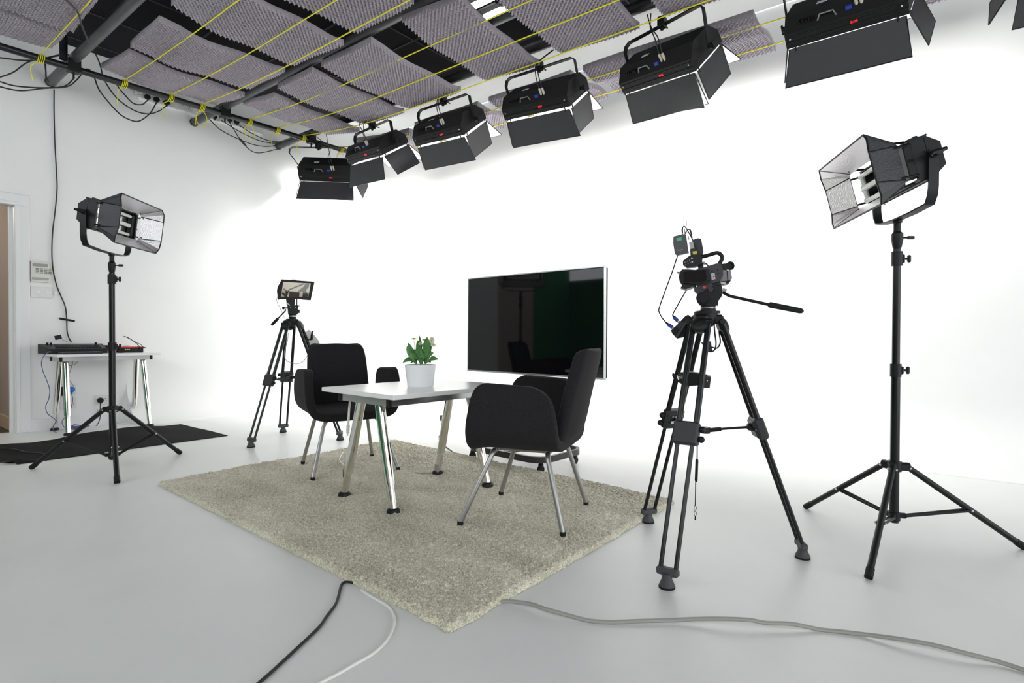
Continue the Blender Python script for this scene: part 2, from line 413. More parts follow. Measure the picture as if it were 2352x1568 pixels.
# ------------------------------------------------------------------ ceiling grid: pipes, ropes, foam
def clamp(mb, c, r):
    mb.box(c, (r * 2.6, r * 2.4, r * 3.2), bev=0.008); mb.cyl(Vector(c) + Vector((0, 0, -r * 3.0)), Vector(c) + Vector((0, 0, r)), 0.008, seg=8)
    mb.box(Vector(c) + Vector((r * 1.3, 0, -r * 0.8)), (0.03, 0.05, 0.03), bev=0.005)
t = thing('overhead_pipe', 'long black pipe hung along the left wall under the ceiling', 'pipe', (1.5, 5.77, 3.07))
MB().cyl((-1.2, 5.77, 3.07), (4.22, 5.77, 3.07), 0.027, seg=16).build('tube', PIPEB, t)
for x, y in ((1.45, 5.77), (2.68, 5.77), (3.64, 5.77)):
    m = MB(); clamp(m, (x, y, 3.09), 0.034); m.build('clamp', BLACKM, t)
m = MB(); m.cyl((1.37, 5.72, 3.10), (1.37, 5.72, CEIL), 0.028, seg=14); m.box((1.37, 5.72, CEIL - 0.01), (0.14, 0.14, 0.02)); m.build('hanger', PIPEB, t)
for i, (x, lab) in enumerate(((1.455, 'thick grey cross pipe nearest the doorway, its end almost touching the left wall'),
                              (2.68, 'thick grey cross pipe between the two middle rows of foam panels'),
                              (3.64, 'thick grey cross pipe carrying the row of hanging lamps'))):
    t = thing('cross_pipe', lab, 'pipe', (x, 5.8, 3.152), group='grey cross pipes under the ceiling')
    MB().cyl((x, 6.47, 3.152), (x, -3.0, 3.152), 0.040, seg=18).build('tube', PIPEG, t)
    m = MB(); m.lathe([(0.044, 0), (0.044, 0.012), (0.0, 0.014)], (x, 6.46, 3.152), axis=Y_, seg=18); m.build('end_cap', GREYP, t)

ROPES = [1.235, 1.81, 2.185, 2.46, 2.93, 3.235, 3.54, 4.035, 4.45]
ROPEZ = 3.105
def rope_z(x, y):
    """height of the rope net: it sags under the foam away from the wall pipe"""
    S = float(np.interp(x, [1.2, 1.8, 2.46, 3.0, 3.54, 4.03, 4.46], [0.012, 0.045, 0.075, 0.085, 0.135, 0.135, 0.09]))
    k = min(1.0, max(0.0, (5.77 - y) / 1.7)); k = k * (2 - k)
    return ROPEZ - S * k
ordn = ['first', 'second', 'third', 'fourth', 'fifth', 'sixth', 'seventh', 'eighth', 'ninth']
for i, x0 in enumerate(ROPES):
    y0 = 5.77 if i < 8 else 5.3
    pts = [Vector((x0, y, rope_z(x0, y) - 0.004)) for y in np.linspace(y0, -2.5, 60)]
    t = thing('rope', 'yellow rope stretched beneath the ceiling foam, %s from the doorway side' % ordn[i], 'rope', pts[0], group='yellow ropes holding up the foam')
    MB().tube(pts, 0.0042, 6).build('line', ROPE, t)
    m = MB()
    for k in range(4):
        c0 = Vector((x0 - 0.018 + k * 0.012, y0, 3.07)) if i < 8 else Vector((x0 - 0.06 + k * 0.012, 5.60, 3.07))
        if i < 8: m.tube([c0 + Vector((0.004 * math.sin(a), math.cos(a) * 0.033, math.sin(a) * 0.033)) for a in np.linspace(0, 2 * math.pi, 15)[:-1]], 0.0034, 5, closed=True)
    rr = random.Random(i)
    if i < 8:
        a = Vector((x0 - 0.01, y0 + 0.02, 3.045))
        m.tube(spline([a, a + Vector((-0.02 - 0.03 * rr.random(), 0.01, -0.05)), a + Vector((-0.03, 0.02, -0.11 - 0.06 * rr.random()))], 5), 0.0032, 5)
        if i in (3, 4, 7):
            a = Vector((x0, y0, 3.03)); q = [a + Vector((0.05 * math.sin(z), 0.0, -0.07 + 0.075 * math.cos(z))) for z in np.linspace(0.2, 6.0, 14)]
            m.tube(q, 0.003, 5)
    else:
        m.tube(spline([pts[0], Vector((4.25, 5.6, 3.09)), Vector((4.16, 5.75, 3.10))], 4), 0.004, 5)
    m.build('knot', ROPE, t)

def foam_panel(x0, x1, y0, y1, label, seed, curl=0.05, group='grey foam panels lying on the yellow ropes'):
    rs = random.Random(seed)
    L, W = x1 - x0, y1 - y0; pit = 0.034
    nx, ny = int(round(L / pit)), int(round(W / pit)); sx = 5
    xs = np.linspace(0, L, nx * sx + 1); ys = np.linspace(0, W, ny * sx + 1)
    Xg, Yg = np.meshgrid(xs, ys, indexing='ij')
    egg = np.cos(2 * np.pi * Xg / (L / nx) + math.pi) * np.cos(2 * np.pi * Yg / (W / ny) + math.pi)   # peaks and hollows
    u = Xg / L * 2 - 1; v = Yg / W * 2 - 1
    ph = rs.uniform(-0.4, 0.4)
    sag = curl * np.abs(u) ** 3 * np.where(u < 0, rs.uniform(0.2, 0.7), rs.uniform(0.5, 1.1)) + 0.014 * np.sin(u * 4.4 + ph) + 0.006 * np.sin(v * 2.5 + ph * 3) + 0.006
    sag -= curl * 0.5 * np.maximum(0, -u - 0.72) / 0.28 * rs.uniform(0.2, 1)
    lo = sag - 0.010 * np.maximum(egg, 0) + 0.036 * np.maximum(-egg, 0) ** 1.2
    hi = sag + 0.042
    skew = rs.uniform(-0.02, 0.02)
    Xw = x0 + Xg + skew * v; Yw = y0 + Yg - skew * u * 1.2
    n0, n1 = Xg.shape
    cx_, cy_ = (x0 + x1) / 2, (y0 + y1) / 2; kk = 1.0
    for _ in range(4): kk = (rope_z(cx_ * kk, cy_ * kk) - EYE) / (3.1 - EYE)
    Xw, Yw = Xw * kk, Yw * kk
    base = np.vectorize(rope_z)(Xw, Yw); lo = lo + base; hi = hi + base
    lo_v = np.stack([Xw, Yw, lo], -1).reshape(-1, 3)
    hi_v = np.stack([Xw, Yw, hi], -1).reshape(-1, 3)
    vs = np.concatenate([lo_v, hi_v]); o = n0 * n1
    I, J = np.meshgrid(np.arange(n0 - 1), np.arange(n1 - 1), indexing='ij'); q = (I * n1 + J).ravel()
    F = np.stack([q, q + 1, q + n1 + 1, q + n1], 1)
    fs = F.tolist() + (F[:, ::-1] + o).tolist()
    loop = list(range(n1)) + [i * n1 + n1 - 1 for i in range(1, n0)] + [(n0 - 1) * n1 + j for j in range(n1 - 2, -1, -1)] + [i * n1 for i in range(n0 - 2, 0, -1)]
    fs += [(b_, a_, o + a_, o + b_) for a_, b_ in zip(loop, loop[1:] + loop[:1])]
    o0 = Vector(((x0 + x1) / 2 * kk, (y0 + y1) / 2 * kk, rope_z(cx_ * kk, cy_ * kk)))
    me = bpy.data.meshes.new('foam_panel'); me.from_pydata((vs - np.array(o0)).tolist(), [], fs); me.materials.append(FOAM)
    me.polygons.foreach_set('use_smooth', [True] * len(me.polygons)); me.set_sharp_from_angle(angle=rad(60)); me.update()
    ob = bpy.data.objects.new('foam_panel', me); C.objects.link(ob); ob.location = o0; WM[ob.name] = Matrix.Translation(o0)
    tag(ob, label, 'foam panel', group)
rows = [
 (0.30, 1.29, [(5.22, 5.70), (4.50, 5.20), (3.75, 4.44)], 'row over the doorway'),
 (1.66, 2.62, [(5.20, 5.79), (4.48, 5.17), (3.66, 4.34), (2.86, 3.54), (2.10, 2.78)], 'row between the first two pipes'),
 (2.79, 3.80, [(5.04, 5.60), (4.32, 4.98), (3.54, 4.27), (2.64, 3.24), (1.76, 2.47), (0.95, 1.62), (0.10, 0.80)], 'row beside the hanging lamps'),
 (4.12, 4.78, [(4.62, 5.62), (3.60, 4.58), (2.56, 3.54), (1.02, 2.0), (1.52 - 1.5, 0.98)], 'narrow row by the back wall'),
]
sd = 0
for (x0, x1, ys, nm) in rows:
    for i, (a, b_) in enumerate(ys):
        sd += 1
        if nm.startswith('narrow') and i == 3: a, b_ = 1.08, 2.50
        if nm.startswith('narrow') and i == 4: a, b_ = -0.5, 0.35
        foam_panel(x0, x1, a + 0.06, b_, 'grey egg-crate foam panel, %s, %s from left wall' % (nm, ordn[i]), sd,
                   curl=0.055 if x0 < 4 else 0.008)

# louvred fluorescent fitting above the gap in the foam
t = thing('louvre_light', 'mirrored louvre ceiling light glimpsed through the gap between foam panels', 'light', (3.38, 2.85, CEIL - 0.05))
m = MB()
for x in (3.10, 3.66): m.box((x, 3.0, CEIL - 0.04), (0.02, 0.9, 0.08))
for y in (2.55, 3.45): m.box((3.38, y, CEIL - 0.04), (0.58, 0.02, 0.08))
m.build('frame', mat('white_sheet', (0.7, 0.72, 0.72), 0.4), t)
m = MB()
for i in range(4):
    y = 2.64 + i * 0.22; m.add([(3.11, y, CEIL - 0.08), (3.65, y, CEIL - 0.08), (3.65, y + 0.03, CEIL - 0.01), (3.11, y + 0.03, CEIL - 0.01)], [(0, 1, 2, 3)])
for i in range(3):
    x = 3.20 + i * 0.18; m.add([(x, 2.56, CEIL - 0.08), (x, 3.44, CEIL - 0.08), (x + 0.02, 3.44, CEIL - 0.01), (x + 0.02, 2.56, CEIL - 0.01)], [(0, 1, 2, 3)])
m.build('louvre', REFL, t)
for i in range(3):
    MB().cyl((3.20 + i * 0.18, 2.6, CEIL - 0.03), (3.20 + i * 0.18, 3.4, CEIL - 0.03), 0.013, seg=8).build('tube', TUBEON, t)

# ------------------------------------------------------------------ barn-door lamps
def head(t, pos, pan, tilt, roll, W, H, doors, lit, D=0.16, digits=True, bent=None, gap=0.016, tc=-0.028, power=1.0):
    """a fluorescent head: housing, reflector, tubes, four barn doors; returns its axes"""
    pan, tilt, roll = rad(pan), rad(tilt), rad(roll); pos = Vector(pos)
    n = Vector((math.cos(pan) * math.cos(tilt), math.sin(pan) * math.cos(tilt), -math.sin(tilt)))
    u = Vector((math.sin(pan), -math.cos(pan), 0)); v = u.cross(n)
    if v.z < 0: v = -v
    u, v = math.cos(roll) * u + math.sin(roll) * v, -math.sin(roll) * u + math.cos(roll) * v
    P = lambda a, b, c: pos + u * a + v * b + n * c
    k = H / 0.362
    # housing: closed tray, deep rim then sloping back
    prof = [(0.5, 0.0), (0.5, -0.085 * k ** .5), (0.27, -D), (-0.27, -D), (-0.5, -0.085 * k ** .5), (-0.5, 0.0), (-0.46, 0.0), (-0.46, -0.055), (0.46, -0.055), (0.46, 0.0)]
    m = MB(); A = [P(-W / 2, H * a, c) for a, c in prof]; B = [P(W / 2, H * a, c) for a, c in prof]
    nn = len(prof); vs = A + B
    fs = [(i, (i + 1) % nn, nn + (i + 1) % nn, nn + i) for i in range(nn)]
    for o in (0, nn):   # end plates
        fs += [(o + 0, o + 1, o + 8, o + 9), (o + 1, o + 2, o + 3, o + 4, o + 7, o + 8), (o + 4, o + 5, o + 6, o + 7)]
    m.add(vs, fs)
    for sg in (-1, 1):
        m.box(P(sg * (W / 2 - 0.008), 0, -0.028), (0.016, H * 0.98, 0.056), (u, v, n), bev=0.003)
        m.box(P(0, sg * H * 0.5, -0.028), (W * 1.0, 0.012, 0.018), (u, v, n), bev=0.003)
        m.box(P(0, sg * H * 0.5, -0.065), (W * 1.0, 0.008, 0.010), (u, v, n), bev=0.002)
    for i in range(5): m.box(P(-W * 0.36 + i * 0.018, -H * 0.38, -D * 0.80), (0.006, H * 0.16, 0.012), (u, v, n))
    hs = m.build('housing', BLACKM, t)
    for sg in (-1, 1):
        MB().ball(P(sg * (W / 2 - 0.03), -H * 0.5 - 0.006, -0.055), 0.006, 8, 6).build('screw', ALU, hs)
    m = MB(); m.box(P(0, 0, -0.050), (W * 0.95, H * 0.90, 0.006), (u, v, n)); m.build('reflector', REFL if not lit else DOORS, t)
    nt_ = 4 if H > 0.25 else 2
    for i in range(nt_):
        b = H * (-0.36 + 0.72 * (i + 0.5) / nt_)
        m = MB(); r = 0.011; e = W * 0.42; s_ = H * 0.36 / nt_ * (0.9 if nt_ == 2 else 0.8)
        m.tube(spline([P(-e, b - s_, tc), P(e * 0.93, b - s_, tc), P(e, b - s_ * .5, tc), P(e, b + s_ * .5, tc), P(e * 0.93, b + s_, tc), P(-e, b + s_, tc)], 4), r, 8)
        m.build('fluorescent_tube', TUBEON if lit else TUBEOFF, t)
        MB().box(P(-e - 0.012, b, tc), (0.04, 2.2 * s_ + 0.02, 0.034), (u, v, n), bev=0.004).build('lamp_holder', BLACKP, t)
    # doors
    th = 0.004
    Lb, Ls, aB, aT, aL, aR = doors
    def door(p0, p1, d, inn, flare, nm='barn_door', bend=0.0):
        q0 = p0 + n * gap; q1 = p1 + n * gap; e = (p1 - p0).normalized()
        L = Lb if flare == 'l' else Ls
        o0 = q0 + d * L - e * 0.03 * (1 if flare == 'l' else -0.3); o1 = q1 + d * L + e * 0.03 * (1 if flare == 'l' else -0.3)
        c = [q0, q1, o1, o0]
        nrm = (q1 - q0).cross(o1 - q0).normalized()
        if nrm.dot(inn) < 0: c = c[::-1]
        m = MB()
        if bend:
            rows_ = []
            for s1 in np.linspace(0, 1, 7):
                a_ = q0.lerp(o0, s1); b_ = q1.lerp(o1, s1); row = []
                for s2 in np.linspace(0, 1, 9): row.append(a_.lerp(b_, s2) + inn * bend * (max(0, s2 - 0.5) * 2) ** 2 * s1 * -1)
                rows_.append(row)
            A = np.array([[tuple(p) for p in r_] for r_ in rows_]); nn_ = np.array(inn) * th / 2
            m.grid([[Vector(p) for p in r_] for r_ in (A + nn_)], 0); m.grid([[Vector(p) for p in r_] for r_ in (A - nn_)], 1)
            o = m.build(nm, [DOORS, DOORB], t, recalc=False)
        else:
            m.panel(c, th); o = m.build(nm, [DOORS, DOORB], t, smooth=0, recalc=False)
        m = MB(); m.tube([q0, o0, o1, q1], 0.004, 6); m.build('rim', BLACKM, o)
        for f_ in (0.06, 0.94):
            m = MB(); m.cyl(p0.lerp(p1, f_) - n * 0.004, p0.lerp(p1, f_) + n * gap + d * 0.02, 0.005, seg=6); m.build('hinge', BLACKM, o)
        return o
    i_ = 0.015
    co = lambda a: (math.cos(rad(a)), math.sin(rad(a)))
    ca, sa = co(aB); door(P(-W / 2 + i_, -H / 2, 0), P(W / 2 - i_, -H / 2, 0), n * ca - v * sa, v, 'l', bend=bent or 0)
    ca, sa = co(aT); door(P(-W / 2 + i_, H / 2, 0), P(W / 2 - i_, H / 2, 0), n * ca + v * sa, -v, 'l')
    ca, sa = co(aL); door(P(-W / 2, -H / 2 + i_, 0), P(-W / 2, H / 2 - i_, 0), n * ca - u * sa, u, 's')
    ca, sa = co(aR); door(P(W / 2, -H / 2 + i_, 0), P(W / 2, H / 2 - i_, 0), n * ca + u * sa, -u, 's')
    if lit:
        al = bpy.data.lights.new('lamp_glow', 'AREA'); al.shape = 'RECTANGLE'; al.size = W * 0.9; al.size_y = H * 0.84
        al.energy = LAMP_POWER * power; al.color = (1.0, 0.985, 0.96)
        lo = bpy.data.objects.new('lamp_glow', al); C.objects.link(lo); lo.parent = t
        M = Matrix.Identity(4); z = -n; x = u; y = z.cross(x)
        for i, a in enumerate((x, y, z)):
            for j in range(3): M[j][i] = a[j]
        M.translation = P(0, 0, -0.012); lo.matrix_basis = WM[t.name].inverted() @ M
    return P, u, v, n, hs
def strap(path, wid, wdir, th=0.005):
    """flat bent metal strap"""
    m = MB(); path = [Vector(p) for p in path]; G = [[p - wdir * wid / 2, p + wdir * wid / 2] for p in path]
    m.sheet(G, th); return m
def hanging(pos, pan, tilt, roll, doors, label, bent=None, seed=0, power=1.0, gap=0.016):
    W, H = 0.617, 0.362
    p = Vector(pos); zt = 3.05
    t = thing('hanging_lamp', label, 'studio lamp', (3.64, p.y, zt), group='barn-door lamps hanging from the ceiling pipe')
    P, u, v, n, hs = head(t, pos, pan, tilt, roll, W, H, doors, power > 0, bent=bent, power=power, gap=gap)
    r_ = random.Random(seed)
    # yoke: straps up both sides to a bar below the pipe
    L0, R0 = P(-W / 2 - 0.022, 0, -0.06), P(W / 2 + 0.022, 0, -0.06); top = zt - 0.055
    cx = (L0 + R0) / 2; dx = Vector((3.66 - cx.x, 0, 0)) * 0.8
    a, b = Vector((L0.x, L0.y, 0)) + dx, Vector((R0.x, R0.y, 0)) + dx
    along = (b - a).normalized(); side = Z_.cross(along)
    path = [L0, Vector((a.x, a.y, top - 0.06)), Vector((a.x, a.y, top - 0.02)) + along * 0.008, Vector((a.x, a.y, top)) + along * 0.04,
            Vector((b.x, b.y, top)) - along * 0.04, Vector((b.x, b.y, top - 0.02)) - along * 0.008, Vector((b.x, b.y, top - 0.06)), R0]
    strap(path, 0.032, side, 0.007).build('yoke', BLACKM, t)
    mid = (a + b) / 2; m = MB(); m.box((mid.x, mid.y, top + 0.02), (0.06, 0.05, 0.07), bev=0.006); m.cyl((mid.x, mid.y, top - 0.03), (mid.x, mid.y, top + 0.03), 0.012, seg=8)
    m.cyl((mid.x + 0.03, mid.y, top + 0.02), (mid.x + 0.09, mid.y, top + 0.02), 0.006, seg=6); m.build('hook_clamp', BLACKM, t)
    for q, sg in ((L0, -1), (R0, 1)):
        m = MB(); m.cyl(q, q + u * sg * 0.03, 0.018, seg=12); m.box(q + u * sg * 0.035, (0.012, 0.016, 0.06), (u, v, n), bev=0.004)
        m.build('tilt_knob', BLACKP, t)
    # carrying handle, connectors, sticker and red channel display on the back
    m = MB(); hp = [P(-0.13 + q, -H * 0.43 - 0.0, -D_ - dz) for q, D_, dz in ((0, 0.10, 0.0), (0.015, 0.10, 0.035), (0.085, 0.10, 0.035), (0.10, 0.10, 0.0))]
    m.tube(hp, 0.005, 6); m.build('handle', STEEL, t)
    for a_ in (0.07, 0.095):
        m = MB(); m.cyl(P(a_, -H * 0.38, -0.11), P(a_ - 0.01, -H * 0.35, -0.165), 0.009, seg=8); m.build('power_plug', mat('pale_connector', (0.6, 0.55, 0.47), 0.4), t)
        c0 = P(a_ - 0.01, -H * 0.35, -0.165); m = MB()
        m.tube(spline([c0, c0 + Vector((-0.02, 0.02, 0.10)), c0 + Vector((0.0, 0.05 + r_.uniform(-.05, .05), 0.2)), Vector((3.66, c0.y + r_.uniform(-.1, .15), 3.09))], 6), 0.004, 6)
        m.build('power_cable', CABLEB, t)
    m = MB(); m.box(P(0.03, -H * 0.40, -0.12), (0.03, 0.02, 0.02), (u, v, n)); m.build('blue_socket', BLUE, t)
    m = MB(); m.box(P(-0.12, -H * 0.1, -0.163), (0.055, 0.03, 0.002), (u, v, n)); m.build('paper_sticker', mat('paper', (0.6, 0.63, 0.67), 0.6), t)
    text('channel_display', '8:08', 0.021, P(0.055, -H * 0.5 - 0.005, -0.048), u, -n, REDLED, t, extrude=0.001)
    return t
LBL = 'black barn-door lamp hanging from the ceiling pipe, %s from the far corner'
LD = (0.215, 0.21)
hanging((3.875, 5.74, 2.735), 40.5, 48.8, -2.2, (*LD, 55, 35, 25, 18), LBL % 'first', seed=1, gap=0.003)
hanging((3.748, 4.718, 2.745), -0.3, 57, -5.5, (*LD, 28.5, 30, 20, 18.6), LBL % 'second', seed=2)
hanging((3.779, 3.707, 2.75), 2.9, 51.6, -3.2, (*LD, 2, 30, 15, -8), LBL % 'third', seed=3)
hanging((3.787, 2.634, 2.742), 5.0, 50.9, -4.1, (*LD, 0, 30, 10, -5), LBL % 'fourth', seed=4)
hanging((3.82, 1.600, 2.745), -10, 44, -7, (*LD, 8, 30, 10, -2), LBL % 'fifth', bent=0.05, seed=5, power=0.85, gap=0.006)
hanging((3.87, 0.517, 2.744), -2.5, 45.7, -2.0, (*LD, 33, 30, 15, 20), LBL % 'sixth', seed=6, power=0.55, gap=0.004)
hanging((3.84, -0.53, 2.75), 0, 47, -2.0, (*LD, 28, 30, 30, 20), LBL % 'seventh', seed=7, power=0.0)

def stand(base, feet, zhub, zlow, ztop, rk, pos, pan, tilt, roll, W, H, doors, label, hlabel, knobdir, gap=0.016, tc=-0.028):
    bx = Vector((base[0], base[1], 0))
    t = thing('light_stand', label, 'light stand', bx, group='tripod light stands')
    m = MB(); m.cyl(bx + Z_ * (zlow - 0.03), bx + Z_ * (zhub + 0.42), 0.0175 * rk, seg=16); m.build('lower_pole', BLACKG, t)
    m = MB(); m.cyl(bx + Z_ * (zhub + 0.40), bx + Z_ * (ztop - 0.11), 0.0148 * rk, seg=16); m.build('upper_pole', BLACKG, t)
    kd = Vector(knobdir).normalized()
    for z, h in ((zhub + 0.41, 0.055), (ztop - 0.15, 0.06)):
        m = MB(); m.cyl(bx + Z_ * (z - h / 2), bx + Z_ * (z + h / 2), 0.021 * rk, seg=16); m.box(bx + Z_ * z + kd * 0.022, (0.02, 0.02, h * 0.6), bev=0.003); c = m.build('collar', BLACKP, t)
        m = MB(); m.cyl(bx + Z_ * z + kd * 0.02, bx + Z_ * z + kd * 0.045, 0.005, seg=8); m.box(bx + Z_ * z + kd * 0.052, (0.014, 0.014, 0.032), bev=0.004); m.build('knob', BLACKP, c)
    m = MB(); m.lathe([(0.013, -0.11), (0.017, -0.10), (0.022, -0.07), (0.022, -0.045), (0.014, -0.035), (0.014, 0.0), (0.018, 0.003), (0.018, 0.012), (0.012, 0.014)], bx + Z_ * ztop, seg=16)
    m.cyl(bx + Z_ * (ztop - 0.06), bx + Z_ * (ztop - 0.06) + kd * 0.05, 0.004, seg=6); m.box(bx + Z_ * (ztop - 0.06) + kd * 0.058, (0.03, 0.012, 0.014), (kd, Z_.cross(kd), Z_), bev=0.003); m.build('spigot', BLACKP, t)
    m = MB(); m.cyl(bx + Z_ * (zhub - 0.02), bx + Z_ * (zhub + 0.022), 0.026 * rk, seg=16)
    for f in feet:
        r = (Vector((f[0], f[1], 0)) - bx).normalized(); m.box(bx + Z_ * zhub + r * 0.035, (0.05, 0.026, 0.034), (r, Z_.cross(r), Z_), bev=0.006)
    m.build('hub', BLACKP, t)
    m = MB(); m.cyl(bx + Z_ * (zlow - 0.02), bx + Z_ * (zlow + 0.015), 0.023 * rk, seg=16)
    for f in feet:
        r = (Vector((f[0], f[1], 0)) - bx).normalized(); m.box(bx + Z_ * zlow + r * 0.03, (0.035, 0.02, 0.022), (r, Z_.cross(r), Z_), bev=0.004)
    m.build('lower_hub', BLACKP, t)
    for f in feet:
        F = Vector((f[0], f[1], 0.012)); r = (Vector((f[0], f[1], 0)) - bx).normalized(); top = bx + r * 0.055 + Z_ * (zhub - 0.005)
        m = MB(); m.cyl(F, top, 0.0125 * rk, seg=12); lg = m.build('leg', BLACKM, t)
        d = (top - F).normalized(); m = MB(); m.cyl(F - d * 0.006, F + d * 0.035, 0.0145 * rk, seg=12); m.build('foot_cap', BLACKR, lg)
        k = F.lerp(top, 0.46); m = MB(); sd_ = Z_.cross(r)
        for q in (-1, 1): m.cyl(bx + r * 0.04 + Z_ * zlow + sd_ * q * 0.008, k + sd_ * q * 0.012, 0.0055, seg=8)
        m.build('brace', BLACKM, t)
        m = MB()
        for q in (-1, 1): m.ball(k + sd_ * q * 0.016, 0.0055, 8, 6)
        m.ball(top + sd_ * 0.014, 0.0055, 8, 6); m.ball(top - sd_ * 0.014, 0.0055, 8, 6); m.build('rivet', ALU, t)
    # the lamp head on top is a thing of its own
    h = thing('lamp_head', hlabel, 'studio lamp', bx + Z_ * ztop, group='stand-mounted studio lamps')
    P, u, v, n, hs = head(h, pos, pan, tilt, roll, W, H, doors, False, D=0.108, digits=False, gap=gap, tc=tc)
    L0, R0 = P(-W / 2 - 0.016, 0, -0.065), P(W / 2 + 0.016, 0, -0.065); B = bx + Z_ * (ztop + 0.016)
    al = (R0 - L0); al.z = 0; al.normalize(); side = Z_.cross(al)
    zl = B.z
    a = Vector((L0.x, L0.y, 0)); b = Vector((R0.x, R0.y, 0))
    path = [L0 + Z_ * 0.02, L0, Vector((a.x, a.y, zl + 0.085)), Vector((a.x, a.y, zl + 0.05)) + al * 0.006, Vector((a.x, a.y, zl + 0.02)) + al * 0.025,
            B - al * W * 0.28 + Z_ * 0.003, B, B + al * W * 0.28 + Z_ * 0.003,
            Vector((b.x, b.y, zl + 0.02)) - al * 0.025, Vector((b.x, b.y, zl + 0.05)) - al * 0.006, Vector((b.x, b.y, zl + 0.085)), R0, R0 + Z_ * 0.02]
    strap(path, 0.036, side, 0.006).build('yoke', BLACKM, h)
    for q, sg in ((L0, -1), (R0, 1)):
        m = MB(); m.cyl(q, q + u * sg * 0.03, 0.012, seg=12); m.cyl(q, q + u * sg * 0.008, 0.017, seg=14, mi=0)
        m.tube([q + u * sg * 0.03 - n * 0.03 + v * 0.004, q + u * sg * 0.03, q + u * sg * 0.034 + n * 0.022, q + u * sg * 0.036 + n * 0.036 - v * 0.012], [0.007, 0.011, 0.008, 0.006], 8); m.build('tilt_knob', BLACKP, h)
    # black foil gussets at the door corners on the near side
    return h, P, u, v, n
h, P, u, v, n = stand((1.29, 4.345), [(0.95, 4.707), (1.741, 4.457), (1.17, 3.87)], 0.385, 0.085, 1.385, 1.15, (1.311, 4.300, 1.612), -46, 7, 0, 0.45, 0.18,
      (0.135, 0.135, 31, 23, 25, 8), 'black tripod light stand in front of the desk, straddling the black cloth', 'unlit two-tube barn-door lamp on the stand in front of the desk', (0.62, -0.78, 0))
def gusset(h, P, W, H, Lb, Ls, aV, aS, sv, su, g):
    """folded foil corner joining a long door to a short door"""
    cv, s_v = math.cos(rad(aV)), math.sin(rad(aV)); cs, ss = math.cos(rad(aS)), math.sin(rad(aS))
    q1 = P(su * (W / 2 - 0.015), sv * H / 2, g); q2 = P(su * W / 2, sv * (H / 2 - 0.015), g)
    a = P(su * (W / 2 + 0.015), sv * (H / 2 + s_v * Lb), g + cv * Lb); b = P(su * (W / 2 + ss * Ls), sv * (H / 2 - 0.024), g + cs * Ls)
    mid = (a + b) / 2 + P(su * 0.012, sv * 0.012, 0) - P(0, 0, 0)
    inner = P(0, 0, 0.05)
    m = MB()
    for tri in ((q1, a, mid), (q2, mid, b), (q1, mid, q2)):
        c = list(tri); nn = (c[1] - c[0]).cross(c[2] - c[0])
        if nn.dot(inner - c[0]) < 0: c = c[::-1]
        m.panel(c, 0.003)
    o = m.build('corner_flap', [DOORS, DOORB], h, smooth=0, recalc=False)
    m = MB(); m.tube([a, mid, b], 0.004, 6); m.build('rim', BLACKM, o)
for sv, su, aV, aS in ((1, -1, 23, 25), (-1, -1, 31, 25), (-1, 1, 31, 8), (1, 1, 23, 8)): gusset(h, P, 0.45, 0.18, 0.135, 0.135, aV, aS, sv, su, 0.016)
h, P, u, v, n = stand((2.91, 0.207), [(3.188, 0.598), (2.403, 0.245), (3.142, -0.223)], 0.325, 0.115, 1.36, 1.0, (2.885, 0.245, 1.562), 120, 13.5, -1.5, 0.415, 0.168,
      (0.128, 0.145, 26, 27, 24, 66), 'black tripod light stand beside the camcorder tripod, against the white back wall', 'unlit barn-door lamp on the stand beside the camcorder, doors half folded', (0.62, -0.78, 0), gap=0.045, tc=0.010)
for sv, su, aV, aS in ((1, -1, 27, 24), (-1, -1, 26, 24), (-1, 1, 26, 66), (1, 1, 27, 66)): gusset(h, P, 0.415, 0.168, 0.128, 0.145, aV, aS, sv, su, 0.045)

